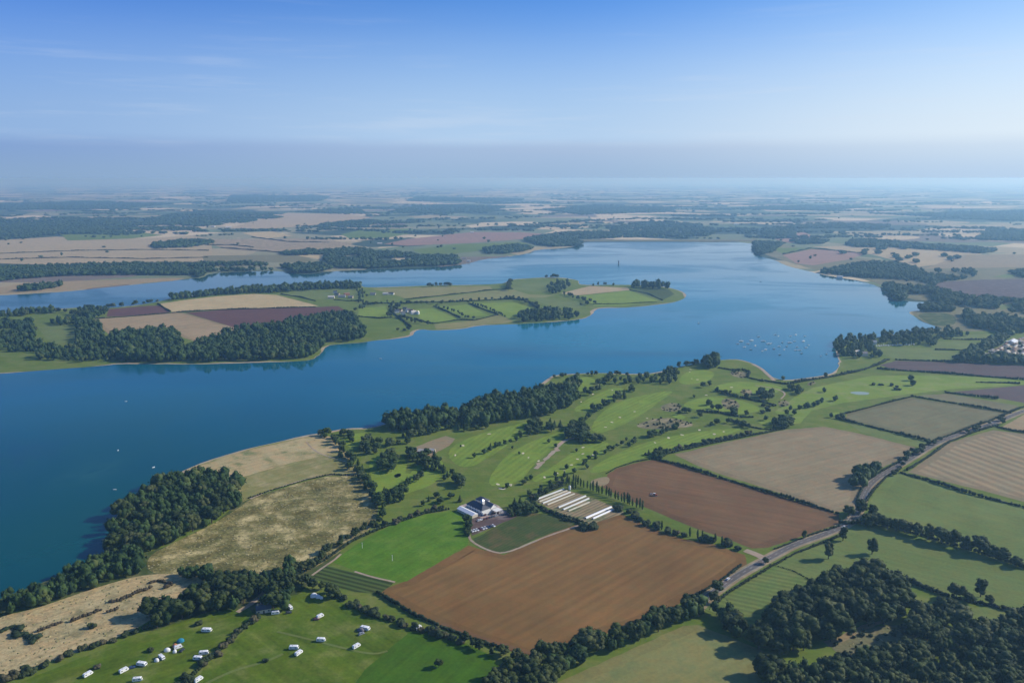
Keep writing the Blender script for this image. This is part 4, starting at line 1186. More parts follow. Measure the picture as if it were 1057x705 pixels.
row([(362, 297), (371, 300), (374, 306), (370, 311), (380, 314), (372, 319), (366, 322)], 14, 8, 'tree by the farm lane on the peninsula', 'trees by the peninsula farm', seed=89, jit=5)
row([(375, 315), (400, 313), (430, 314), (450, 314), (480, 311.5), (520, 309), (530, 308)], 13, 8, 'tree of the lane crossing the peninsula fields', 'trees of the peninsula lane', seed=90, jit=4)
row([(404, 318), (412, 316), (404, 324), (400, 327), (415, 329), (422, 333), (432, 334), (440, 335)], 12, 9, 'tree around the white peninsula houses', 'trees around the white houses', seed=91, jit=5)
row([(411, 342), (417, 342), (424, 341)], 10, 8, 'tree on the small shore point of the peninsula', 'trees on the small point', seed=92)
row([(450, 317), (470, 322), (480, 328), (490, 330)], 16, 6.5, 'hedge tree between the peninsula meadows', 'hedge trees between peninsula meadows', seed=93)
row([(484, 313), (500, 318), (512, 323), (522, 328)], 16, 6.5, 'hedge tree of the outer peninsula meadows', 'hedge trees of the outer meadows', seed=94)
row([(520, 308), (540, 311), (555, 318), (570, 321), (590, 321)], 12, 9, 'tree of the hedge running to the south wood', 'hedge trees to the south wood', seed=95, jit=5)
row([(525, 300), (526, 293), (530, 291)], 16, 13, 'tall tree by the north shore of the outer peninsula', 'tall trees by the outer north shore', seed=96)
row([(564, 287.5), (572, 287), (578, 287.6)], 14, 12, 'tree on the small northern point', 'trees on the northern point', seed=97)
wood([(563, 300), (572, 293), (583, 290), (590, 294), (585, 300), (572, 304)], 19, 11, 'tree of the hook shaped copse on the northern point', 'trees of the hook copse', seed=98)
row([(581, 304), (592, 307), (604, 311), (610, 314), (600, 316)], 14, 9, 'tree between the wood side meadow and green point field', 'trees by the green point field', seed=99, jit=5)
row([(443, 296.5), (450, 295.5), (460, 295.3), (467, 296)], 12, 11, 'tree of the small dark clump on the north shore', 'small dark north shore clump', seed=100)
row([(612, 295.5), (620, 294.7), (632, 295), (638, 295.2)], 20, 10, 'tree on the far edge of the pink point field', 'trees of the pink field edge', seed=101)

wood([(1010, 371.5), (1020, 371), (1057, 374), (1085, 374), (1085, 376), (1012, 375)], 12, 9, 'tree just below the holiday park at the right edge', 'trees below the holiday park', seed=102)
wood([(1014, 369), (1044, 355), (1057, 355), (1085, 356), (1085, 372), (1030, 371)], 27, 6, 'tree among the pale caravans of the holiday park', 'trees in the holiday park', seed=103)
CAMP = np.array([0, 0, CAM_H])
for t_ in TREES:
    d = math.sqrt(t_['x'] ** 2 + t_['y'] ** 2 + CAM_H ** 2)
    t_['px'] = t_['h'] / d * FPX
    # is it in the picture?
    fw = t_['y'] * math.cos(PITCH) + CAM_H * math.sin(PITCH)
    t_['vis'] = abs(t_['x'] / fw) < 0.66 and (CAM_H * math.cos(PITCH) - t_['y'] * math.sin(PITCH)) / fw < 0.44 + t_['px'] / 800
rest = []
ORD = ['first', 'second', 'third', 'fourth', 'fifth', 'sixth', 'seventh', 'eighth', 'ninth', 'tenth', 'eleventh', 'twelfth', 'thirteenth', 'fourteenth']
for t_ in TREES:
    t_['scr'] = t_['x'] / (t_['y'] * math.cos(PITCH) + CAM_H * math.sin(PITCH))
GR = {}
for t_ in TREES:
    if t_['group'] and t_['vis']:
        GR.setdefault(t_['group'], []).append(t_)
for g_, ts in GR.items():
    if len(ts) <= len(ORD):
        for k, t_ in enumerate(sorted(ts, key=lambda q: q['scr'])):
            t_['label'] = ORD[k] + '-from-left ' + t_['label']
    elif len(ts) > 18:       # a big stand: say which side of it, and whether at its back or its front
        sx = sorted(q['scr'] for q in ts); sy = sorted(q['y'] for q in ts); n_ = len(ts)
        for t_ in ts:
            a_ = sum(t_['scr'] >= sx[n_ * j // 5] for j in (1, 2, 3, 4))
            b_ = sum(t_['y'] >= sy[n_ * j // 3] for j in (1, 2))
            w_ = ('front', 'mid-depth', 'rear')[b_] + ' ' + ('far-left', 'left-centre', 'centre', 'right-centre', 'far-right')[a_]
            t_['label'] = w_ + ' ' + t_['label']
            t_['group'] = t_['group'] + ', ' + w_
for fam, cap in (('woodland_tree', 300), ('hedgerow_tree', 300), ('golf_course_tree', 300), ('poplar_tree', 100), ('bush', 300)):
    ts = sorted([t_ for t_ in TREES if t_['fam'] == fam], key=lambda t_: (0 if t_['vis'] else 1, -t_['px']))
    print(fam, len(ts), 'cap px', ts[min(cap, len(ts)) - 1]['px'])
    for i, t_ in enumerate(ts):
        if i >= cap or not t_['vis']:
            rest.append(t_)
            continue
        rr = random.Random(i * 13 + len(fam))
        cm, tm, jm = VAR[fam][rr.randrange(len(VAR[fam])) if t_['var'] is None else t_['var']]
        h, ws = t_['h'], t_['w']
        rz = rr.uniform(0, 6.28)
        # a tree that leans on the same mesh still differs in turn, girth and height
        if t_['px'] >= 9:
            e = link(fam, None, (t_['x'], t_['y'], 0.1), label=t_['label'], cat='bush' if fam == 'bush' else 'tree', group=t_['group'], rz=rz)
            e.scale = (h * ws, h * ws * rr.uniform(.9, 1.1), h)
            link('crown', cm, parent=e)
            link('trunk', tm, parent=e)
        else:
            e = link(fam, jm, (t_['x'], t_['y'], 0.1), label=t_['label'], cat='bush' if fam == 'bush' else 'tree', group=t_['group'], rz=rz)
            e.scale = (h * ws, h * ws, h)


def canopy(name, pts, hs, ws, seed, mat, kind='stuff', label=None, leaves=14, base=ICO1, cat=None, leaf=.2):
    """Crowns standing close together, each a clump of its own, with loose foliage round it."""
    r = np.random.default_rng(seed)
    pts, hs, ws = np.asarray(pts, float), np.asarray(hs, float), np.asarray(ws, float)
    c = pts.mean(0)
    n = len(pts)
    cs = np.column_stack([pts - c, hs * .5])
    rs = np.column_stack([ws, ws * r.uniform(.9, 1.1, n), hs * .52])
    v, f = lumps(cs, rs * .92, r, base, .18, leaves, leaf, floor=-0.1)
    # secondary lobes
    k = 5
    off = r.normal(size=(n, k, 3))
    off /= np.linalg.norm(off, axis=2, keepdims=True)
    off[:, :, 2] = np.abs(off[:, :, 2])
    cs2 = (cs[:, None, :] + off * rs[:, None, :] * .78).reshape(-1, 3)
    rs2 = np.repeat(rs, k, 0) * r.uniform(.28, .55, (n * k, 1))
    v2, f2 = lumps(cs2, rs2, r, base, .12, max(4, leaves // 3), leaf, floor=-0.1)
    me = mesh_tris(name, np.vstack([v, v2]), np.vstack([f, f2 + len(v)]), [mat])
    return link(name, me, (c[0], c[1], 0.1), kind=kind, label=label, cat=cat)


for fam, nm, lb in (('woodland_tree', 'woodland', 'dark canopy of the woods farther off, round the lake'), ('golf_course_tree', 'tree_belts', 'farther rows of small trees between the fairways'),
                    ('hedgerow_tree', 'farther_hedge_trees', 'farther hedge trees on the peninsula and far shores'), ('bush', 'scrub', 'farther low scrub')):
    rs_ = [t_ for t_ in rest if t_['fam'] == fam]
    if len(rs_) > 2:
        canopy(nm, [(t_['x'], t_['y']) for t_ in rs_], [t_['h'] for t_ in rs_], [t_['h'] * .36 * t_['w'] for t_ in rs_], 5, MF['wood'], leaves=16, label=lb)

# ---- far woods, as masses
FAR = [
    [(-80, 232), (0, 226.5), (73, 225.5), (145, 231), (210, 238), (196, 242.5), (140, 240.8), (60, 242.5), (0, 246), (-80, 248)],
    [(146, 230), (172, 223), (210, 220), (272, 220.5), (292, 225), (256, 229.5), (210, 234), (165, 235)],
    [(156, 253), (172, 251), (200, 248.5), (222, 251), (198, 255.5), (160, 257)],
    [(329, 232.5), (352, 230), (376, 228.5), (399, 229.5), (380, 233), (356, 234.8)],
    [(313, 219), (340, 216.5), (372, 217), (376, 220.5), (340, 220.5)],
    [(400, 220), (430, 213), (470, 212), (520, 214), (510, 219), (450, 221)],
    [(-80, 292), (-80, 279), (0, 278), (60, 276), (128, 274), (194, 274), (270, 273), (288, 277), (285, 279.5), (217, 281), (200, 284), (190, 284.5), (128, 284), (70, 285), (25, 288), (0, 291)],
    [(205, 287), (198, 283), (208, 282), (211, 285)],
    [(290, 276), (310, 274.5), (332, 274), (343, 278), (325, 282), (305, 282)],
    [(334, 259), (350, 257), (372, 258), (400, 261), (432, 265), (472, 266), (474, 273), (450, 275), (420, 275.5), (385, 277.5), (350, 277.5), (336, 272)],
    [(288, 262), (320, 259.5), (336, 260), (334, 263), (300, 264)],
    [(500, 258), (520, 255.5), (536, 254), (549, 257.5), (540, 260), (522, 262.5), (502, 262)],
    [(540, 248.5), (552, 245.5), (568, 244), (590, 247), (601, 252), (595, 254.5), (570, 255), (555, 253)],
    [(577, 242), (600, 240.5), (640, 240.5), (640, 246), (602, 247), (585, 245.5)],
    [(632, 236), (650, 232), (672, 229), (700, 230), (720, 234), (733, 239), (730, 244), (700, 245.5), (665, 243), (632, 244)],
    [(786, 239), (800, 236.5), (815, 237.5), (822, 246), (806, 247), (788, 246)],
    [(777, 256), (778, 251.5), (795, 251), (808, 252), (800, 259), (787, 264), (780, 262)],
    [(816, 249), (836, 248), (855, 249), (850, 252), (826, 252.5)],
    [(874, 253), (880, 249), (900, 248.5), (962, 254), (1030, 259), (1014, 262), (926, 255.7), (885, 255.5)],
    [(1008, 248), (1020, 238), (1057, 238.5), (1160, 240), (1160, 249), (1057, 249)],
    [(800, 236), (830, 233), (860, 232), (918, 233), (916, 236), (860, 235.5)],
    [(845, 282), (862, 279), (880, 275), (903, 273), (925, 274), (950, 280), (1004, 280.5), (1008, 287), (970, 291.5), (960, 299), (1000, 309), (1057, 312), (1160, 312), (1160, 345), (1057, 344), (1040, 347), (1022, 341), (1000, 337),
     (990, 322), (966, 312), (935, 302), (916, 300), (908, 294), (888, 287.5), (865, 284)],
    [(912, 297), (920, 296), (936, 303), (934, 311.5), (922, 310)],
    [(948, 321), (962, 316), (985, 318), (984, 322), (960, 322.5)],
    [(1040, 283), (1057, 281), (1160, 281), (1160, 287), (1057, 287)],
    [(985, 372), (1000, 362), (1014, 366), (1012, 374), (995, 376)],
    [(1012, 375), (1030, 372), (1060, 373), (1160, 374), (1160, 378), (1040, 377)],
    [(1010, 361), (1028, 352), (1040, 350), (1030, 358), (1016, 364)],
    [(20, 299.5), (40, 296.5), (62, 294.5), (64, 296), (40, 300), (22, 301.5)],
    [(240, 202), (340, 203), (330, 208), (235, 209)], [(0, 211), (80, 209), (180, 211), (120, 216), (0, 217)], [(430, 204), (540, 206), (500, 209), (420, 208)],
    [(560, 217), (620, 213), (700, 215), (690, 219), (600, 222)], [(750, 216), (840, 213), (900, 214), (850, 218)], [(920, 222), (1057, 218), (1160, 220), (1160, 232), (1030, 228), (960, 224)],
]
CLEAR = [WP(p_) for p_ in ([(1030, 314), (1046, 313), (1048, 320), (1031, 321)], [(1021, 286.5), (1040, 282.5), (1052, 284), (1045, 288)], [(350, 267), (362, 263), (376, 265), (365, 270)],
                           [(660, 236), (680, 233), (688, 236), (670, 239)], [(936, 305), (963, 304), (962, 311), (940, 311)])]
PTS, HS, WS = [], [], []
rng = np.random.default_rng(77)
for k, px in enumerate(FAR):
    poly = WP(px)
    dist = max(500, poly[:, 1].mean())
    sp = max(12, dist * .0052)
    q = grid_in(poly, sp, rng, .45)
    if k in (9, 14, 21, 25, 26) and len(q):     # looser woods, broken by small paddocks
        g_ = np.sin(q[:, 0] / 61.0 + 1.3 * np.sin(q[:, 1] / 97.0)) + np.sin(q[:, 1] / 83.0 + 1.7 * np.sin(q[:, 0] / 140.0)) + rng.normal(0, .35, len(q))
        q = q[g_ > -.75]
    if k in (0, 1, 6) and len(q):
        g_ = np.sin(q[:, 0] / 260.0 + 1.5 * np.sin(q[:, 1] / 190.0)) + np.sin(q[:, 1] / 75.0 + .6 * np.sin(q[:, 0] / 330.0)) + rng.normal(0, .3, len(q))
        q = q[g_ > (-.35 if k < 2 else -1.2)]
    for c in CLEAR:
        if len(q):
            q = q[~inside(c, q)]
    PTS += list(q)
    HS += list(rng.uniform(9, 17, len(q)))
    WS += list(sp * rng.uniform(.5, .78, len(q)))
print('far wood clumps', len(PTS))
canopy('far_woodland', PTS, HS, WS, 9, MF['wood'], leaves=8, label='hazy dark woods scattered over the farmland beyond the reservoir', leaf=.22)

# ---- scattered copses, hedges and field trees over the far plain
PTS, HS, WS = [], [], []
rng = np.random.default_rng(5)
big = [LAKE] + [FPOLY[n_] for n_ in ('north_stubble_field', 'wide_far_stubble', 'parkland_stubble', 'far_brown_field')]
for i in range(520):
    y = 3900 * math.exp(rng.uniform(0, 2.0))
    x = rng.uniform(-.75, .75) * y
    lx, ly = rng.uniform(80, 800) * (y / 6000) ** .3, rng.uniform(25, 160)
    if rng.random() < .45:
        ly = 8
    ang = rng.normal(0, .35)
    sp = max(14, y * .0055)
    n = int(min(160, max(3, lx * max(ly, sp) / sp ** 2 * 1.1)))
    uv = rng.uniform(-1, 1, (n, 2)) * (lx / 2, ly / 2)
    q = np.stack([x + uv[:, 0] * math.cos(ang) - uv[:, 1] * math.sin(ang), y + uv[:, 0] * math.sin(ang) + uv[:, 1] * math.cos(ang)], 1)
    for b_ in big:
        q = q[~inside(b_, q)] if len(q) else q
    PTS += list(q); HS += list(rng.uniform(6, 14, len(q))); WS += list(sp * rng.uniform(.35, .6, len(q)))
for i in range(350):     # single field trees and hedge runs nearer in
    y = 2900 * math.exp(rng.uniform(0, 1.2))
    x = rng.uniform(-.72, .72) * y
    q = np.array([[x, y]])
    if inside(LAKE, q)[0] or y < 3400 and abs(x) < 1500 and not inside(east_poly, q)[0]:
        continue
    PTS.append(q[0]); HS.append(rng.uniform(6, 12)); WS.append(rng.uniform(4, 9))
for x_, y_ in [(891, 263), (907, 258), (914, 258), (925, 266), (928, 269), (938, 267), (945, 264), (945, 271), (975, 265), (980, 268), (988, 267), (906, 262), (893, 260), (870, 262), (932, 257), (935, 257)]:
    for _ in range(4):
        q = np.array(W(x_ + random.uniform(-1.5, 1.5), y_ + random.uniform(-.5, .5)))
        PTS.append(q); HS.append(13); WS.append(11)
PTS = np.array(PTS)
print('far scatter', len(PTS))
canopy('distant_hedges_and_copses', PTS, HS, WS, 12, MF['wood'], leaves=5, label='specks and streaks of far-off trees across the hazy plain', leaf=.22)

# ------------------------------------------------------------------ hedges: each one a thing
def hedge(px, width, height, label, mat='hedge', step=None, seed=0, group=None, name='hedge', gap=0.0):
    p = WP(px)
    sg = np.linalg.norm(np.diff(p, axis=0), axis=1)
    cm_ = np.concatenate([[0], np.cumsum(sg)])
    r = np.random.default_rng(seed + len(label))
    step = step or max(1.3, width * .55)
    s_ = np.arange(0, cm_[-1], step)
    s_ = s_ + r.normal(0, step * .2, len(s_))
    if gap:
        s_ = s_[r.random(len(s_)) > gap]
    x = np.interp(s_, cm_, p[:, 0]) + r.normal(0, width * .12, len(s_))
    y = np.interp(s_, cm_, p[:, 1]) + r.normal(0, width * .12, len(s_))
    c = p.mean(0)
    hh = height * r.uniform(.7, 1.3, len(s_)) * (1 + .3 * np.sin(s_ / 17.0 + seed))
    ww = width * .5 * r.uniform(.75, 1.3, len(s_))
    v, f = lumps(np.column_stack([x - c[0], y - c[1], hh * .45]), np.column_stack([ww, ww, hh * .55]), r, ICO1, .15, 8, .2, floor=0.0)
    me = mesh_tris('hedge', v, f, [MF[mat]])
    return link(name, me, (c[0], c[1], 0.15), label=label, cat='hedge', group=group)


HEDGES = [
    ([(389, 612), (425, 634), (455, 647), (491, 661), (521, 671)], 2.6, 2.4, 'thick dark hedge along the camp edge of the big ploughed field'),
    ([(266, 637), (230, 668), (180, 716)], 3.0, 2.6, 'diagonal hedge dividing the two camping fields'),
    ([(256, 515), (281, 506), (316, 495.5), (342, 490), (370, 491.5)], 1.6, 1.4, 'thin dark hedge curving across the dry headland'),
    ([(302, 596), (333, 580), (365, 558), (400, 543)], 2.4, 2.2, 'hedge between the rough pasture and the bright green meadow'),
    ([(400, 543), (440, 530), (464, 526)], 2.0, 2.0, 'low hedge along the top of the bright green meadow'),
    ([(673, 474), (700, 480), (724, 487.5), (755, 497), (787, 507), (825, 518), (866, 531)], 2.8, 2.6, 'long dark hedge between the upper ploughed field and the long stubble field'),
    ([(673, 473), (700, 466), (740, 457), (790, 447), (812, 442.5)], 2.6, 2.4, 'hedge between the golf course and the long stubble field'),
    ([(863, 430), (900, 420), (940, 410)], 2.2, 2.2, 'straight hedge on the golf side of the grey green field'),
    ([(863, 432), (915, 445), (963, 457)], 3.2, 3.0, 'dark straight hedge below the grey green field'),
    ([(941, 409.5), (990, 417.5), (1044, 427)], 2.8, 2.8, 'dark straight hedge above the grey green field'),
    ([(976, 405.5), (1004, 409), (1030, 412)], 3.6, 3.4, 'short thick dark hedge at the far corner field'),
    ([(930, 488.5), (960, 497), (991, 507), (1020, 515), (1060, 525)], 3.0, 2.8, 'long dark hedge between the striped stubble and the eastern pasture'),
    ([(1028, 441), (1045, 445), (1080, 450)], 2.6, 2.4, 'short hedge below the small stubble field at the right edge'),
    ([(868, 541), (905, 541), (946, 551), (990, 565), (1035, 579), (1080, 594)], 3.4, 3.2, 'hedge under the row of rounded trees above the long pasture'),
    ([(921, 592), (950, 606), (978, 616), (1000, 621), (1025, 626), (1045, 631), (1080, 636)], 3.6, 3.2, 'dark hedge crossing below the long pasture to the right edge'),
    ([(712, 619), (732, 607), (748, 597), (765, 584)], 2.2, 2.0, 'low hedge between the big ploughed field and the road'),
    ([(800, 567), (838, 552), (868, 543)], 1.8, 1.6, 'low hedge between the upper ploughed field and the road'),
    ([(735, 627), (752, 612), (775, 598), (798, 584), (822, 571), (846, 562), (872, 552)], 2.0, 1.8, 'low hedge on the pasture side of the road'),
    ([(794, 582), (820, 590), (843, 603)], 1.0, .9, 'faint hedge line between the mown pasture and the long pasture'),
    ([(893, 519), (900, 509), (914, 493), (930, 484)], 2.2, 2.2, 'curved hedge on the inner side of the road bend'),
    ([(884, 520), (888, 508), (896, 496), (912, 486), (932, 475), (952, 462), (966, 455)], 2.0, 2.0, 'hedge on the outer side of the road bend by the stubble'),
    ([(936, 486), (958, 472), (980, 456.5), (1004, 447), (1030, 439)], 2.4, 2.4, 'roadside hedge above the striped stubble field'),
    ([(968, 454), (990, 446), (1018, 436), (1040, 427), (1057, 420)], 2.4, 2.4, 'roadside hedge below the grey green field'),
    ([(626, 489), (636, 483), (655, 477), (673, 474)], 1.4, 1.2, 'low grassy hedge at the golf end of the upper ploughed field'),
    ([(551, 521), (575, 532), (603, 541)], 3.2, 2.6, 'thick dark hedge below the tunnels'),
    ([(550, 516), (566, 508), (581, 502)], 2.2, 2.2, 'hedge above the striped tunnels'),
    ([(484, 554), (484, 545), (486, 537)], 2.2, 2.6, 'short dark hedge between car park and bright meadow'),
    ([(906, 381), (925, 382.5), (971, 385.5), (1015, 389), (1060, 392.5)], 4.0, 3.2, 'long dark hedge under the ploughed strip'),
    ([(925, 371.8), (960, 373), (990, 374.5), (1015, 376)], 3.4, 3.0, 'hedge along the top of the ploughed strip'),
    ([(787, 393), (812, 397), (835, 393), (860, 389), (885, 384), (906, 377), (918, 371)], 4.0, 3.4, 'dark hedge following the edge of the little bay'),
    ([(742, 380), (756, 382.5), (768, 382.5), (774, 385), (772, 390), (788, 394)], 3.2, 2.8, 'angled dark hedge round the bare patch by the bay'),
    ([(738, 403), (752, 408), (770, 412), (790, 416), (800, 419)], 3.4, 3.0, 'dark hedge curving over the far golf course'),
    ([(720, 425), (745, 427), (765, 431), (778, 431)], 3.2, 2.8, 'dark hedge below the sandy patch on the golf course'),
    ([(752, 433), (765, 439), (785, 443), (800, 444)], 2.6, 2.2, 'dark hedge ending at the clump above the stubble'),
    ([(966, 361.3), (990, 361.8), (1012, 362.5)], 3.4, 3.0, 'hedge between the two marina meadows'),
    ([(975, 350.5), (1000, 351), (1028, 351)], 3.4, 3.0, 'hedge above the upper marina meadow'),
    ([(1008, 395), (1035, 395.5), (1053, 396.5)], 3.4, 2.2, 'thin dark hedge out on the pale grass'),
    ([(178, 323.2), (220, 320.3), (262, 319), (326, 317.2)], 3.0, 2.8, 'hedge between the bright stubble and the purple ploughed field'),
    ([(163, 314), (176, 322)], 3.0, 2.8, 'short hedge between the small brown plot and the bright stubble'),
    ([(98, 329.2), (128, 327.4), (176, 323.5)], 2.6, 2.2, 'hedge above the wide tan field on the peninsula'),
    ([(290, 304), (310, 307), (326, 311)], 3.0, 2.6, 'hedge between the farm field and the bright stubble'),
    ([(345, 309.7), (360, 311), (372, 311)], 3.4, 3.0, 'hedge beside the peninsula farm'),
    ([(370, 326.8), (392, 329), (405, 328)], 3.4, 2.8, 'hedge dividing the two square shore meadows'),
    ([(418, 309.6), (460, 305), (509, 299.5), (530, 298.5)], 2.8, 2.6, 'long hedge between the two long olive fields'),
    ([(375, 314), (430, 313), (480, 311.5), (530, 309)], 4.0, 3.2, 'hedge of the lane running along the peninsula'),
    ([(405, 313), (403, 322), (412, 328), (424, 338)], 4.0, 3.4, 'dark hedge running past the white houses to the shore'),
    ([(428, 330), (440, 333), (447, 334.4)], 4.0, 3.6, 'short thick hedge right of the white houses'),
    ([(447, 334.3), (473, 330.5), (490, 331), (515, 325)], 2.8, 2.4, 'hedge along the brown shore meadow'),
    ([(448, 316.5), (462, 322), (475, 328.6)], 3.2, 3.0, 'hedge on the left of the middle meadow'),
    ([(484, 313.5), (497, 319), (514, 325)], 3.2, 3.0, 'hedge on the right of the middle meadow'),
    ([(521, 308), (545, 311), (556, 319), (566, 321)], 4.5, 4.0, 'dark hedge leading to the south shore wood'),
    ([(612, 314.3), (645, 313.8), (678, 312)], 2.4, 2.0, 'thin hedge along the front of the green point field'),
    ([(650, 299.8), (668, 303), (684, 310.5)], 2.6, 2.2, 'thin hedge between the green and the dark point field'),
    ([(228, 256), (255, 258), (290, 261), (325, 259)], 5, 4, 'dark hedge across the far crossed stubble'),
    ([(0, 262), (80, 259), (150, 258), (215, 259)], 5, 3.5, 'upper far hedge across the north stubble'),
    ([(0, 268), (70, 266), (150, 267.5), (215, 266)], 5, 3.5, 'lower far hedge across the north stubble'),
    ([(212, 253.5), (238, 253), (262, 255.5)], 6, 4, 'far hedge left of the crossed stubble'),
    ([(260, 245), (300, 250), (340, 250.5)], 6, 4, 'far hedge below the pale field'),
    ([(808, 263), (837, 256.6), (893, 262)], 5, 4.5, 'far hedge between shore meadow and red brown slope'),
]
for i, hd in enumerate(HEDGES):
    hedge(*hd, seed=i)

# dark thorn scrub on the dry grass
for k, (px, w_, lb) in enumerate([([(155, 602), (165, 600), (178, 604), (170, 608)], 3, 'brown thorn scrub at the upper end of the dry grass strip'),
                                  ([(112, 622), (125, 620), (138, 614), (148, 610), (157, 607)], 2.6, 'long brown thorn thicket in the middle of the dry grass strip'),
                                  ([(112, 632), (122, 629)], 2.6, 'small brown thorn thicket below the long one'),
                                  ([(74, 642), (84, 638), (94, 634), (104, 630)], 2.6, 'brown thorn thicket halfway down the dry grass strip'),
                                  ([(40, 652), (52, 647), (64, 643)], 2.4, 'brown thorn thicket near the lower end of the dry grass strip')]):
    hedge(px, w_, 2.2, lb, mat='thorn', seed=200 + k, name='thorn_thicket')
for k, (px, lb) in enumerate([([(2, 652), (12, 648), (22, 650), (14, 656)], 'dark bramble patch at the left edge of the dry grass'), ([(16, 658), (26, 656), (38, 660), (30, 666)], 'dark bramble patch just inside the left edge')]):
    hedge(px, 6, 3, lb, mat='hedge', seed=300 + k, name='bramble_patch')

# tussocks and low scrub over the rough pastures: nobody could count them
pts, hs_, ws_ = [], [], []
rng = np.random.default_rng(31)
for nm, sp, keep in (('rough_pasture', 4.0, .5), ('straw_grassland', 4.0, .45), ('headland_meadow', 9, .10), ('heath_clearing', 6, .5)):
    q = grid_in(FPOLY[nm], sp, rng, .5)
    q = q[rng.random(len(q)) < keep]
    pts += list(q); hs_ += list(rng.uniform(.12, .35, len(q))); ws_ += list(rng.uniform(.5, 1.3, len(q)))
canopy('tussocks', pts, hs_, ws_, 3, foliage_mat('tussock_grass', (0.16, 0.17, 0.06), (0.48, 0.39, 0.20), obj_random=False), label='pale tussocks and weeds over the rough pastures', leaves=4)

pts, hs_, ws_ = [], [], []
rng = np.random.default_rng(41)
for q_ in ROUGH + [FPOLY['heath_clearing']]:
    q = grid_in(q_, 5.0, rng, .5)
    q = q[rng.random(len(q)) < .38]
    pts += list(q); hs_ += list(rng.uniform(.8, 2.6, len(q))); ws_ += list(rng.uniform(.8, 2.0, len(q)))
canopy('rough_scrub', pts, hs_, ws_, 4, MF['bush'], label='gorse and scrub on the bare rough of the golf course', leaves=6)

# ------------------------------------------------------------------ buildings
M_WHITE = plain('white_render', (0.74, 0.72, 0.66), 0.8, 0.2, .08)
M_CREAM = plain('cream_render', (0.62, 0.54, 0.40), 0.8, 0.2, .08)
M_STONE = plain('limestone_wall', (0.44, 0.36, 0.24), 0.9, 0.1, .2, 1.2)
M_BRICK = plain('brick_wall', (0.33, 0.15, 0.09), 0.9, 0.1, .2, 1.2)
M_SLATE = plain('slate_roof', (0.060, 0.066, 0.088), 0.65, 0.35, .2, 1.5)
M_GREYROOF = plain('grey_roof', (0.20, 0.19, 0.19), 0.8, 0.2, .2, 1.0)
M_PALEROOF = plain('pale_roof', (0.58, 0.54, 0.46), 0.7, 0.3, .12, .6)
M_TILE = plain('tile_roof', (0.26, 0.15, 0.10), 0.85, 0.2, .22, 1.2)
M_GLASS = plain('window_glass', (0.03, 0.04, 0.05), 0.08, 0.6, .02)
M_DARK = plain('dark_timber', (0.08, 0.06, 0.045), 0.8, 0.2)
M_GEL = plain('white_panel', (0.80, 0.80, 0.78), 0.35, 0.45, .04)
M_RUBBER = plain('rubber', (0.03, 0.03, 0.03), 0.8, 0.2)
M_CANVAS = plain('white_canvas', (0.78, 0.77, 0.72), 0.85, 0.1, .06)
M_BLUECV = plain('blue_canvas', (0.03, 0.20, 0.30), 0.85, 0.1, .1)
M_GREYCV = plain('grey_canvas', (0.16, 0.15, 0.16), 0.85, 0.1, .1)
M_ORANGE = plain('terracotta_canvas', (0.50, 0.20, 0.10), 0.85, 0.1, .1)
M_POLY = plain('polythene_cover', (0.56, 0.56, 0.51), 0.45, 0.4, .08, .5)
M_NET = plain('netting_cover', (0.50, 0.46, 0.34), 0.8, 0.2, .25, .4)
M_METAL = plain('galvanised_metal', (0.45, 0.46, 0.47), 0.4, 0.5, .06, .8, .6)
GZ = 0.34


def thing(name, label, cat, xy, rz=0, group=None, zz=GZ, sc=1.0):
    e = link(name, None, (xy[0], xy[1], zz), label=label, cat=cat, group=group, rz=rz)
    e.empty_display_size = 1
    e.scale = (sc, sc, sc)
    return e


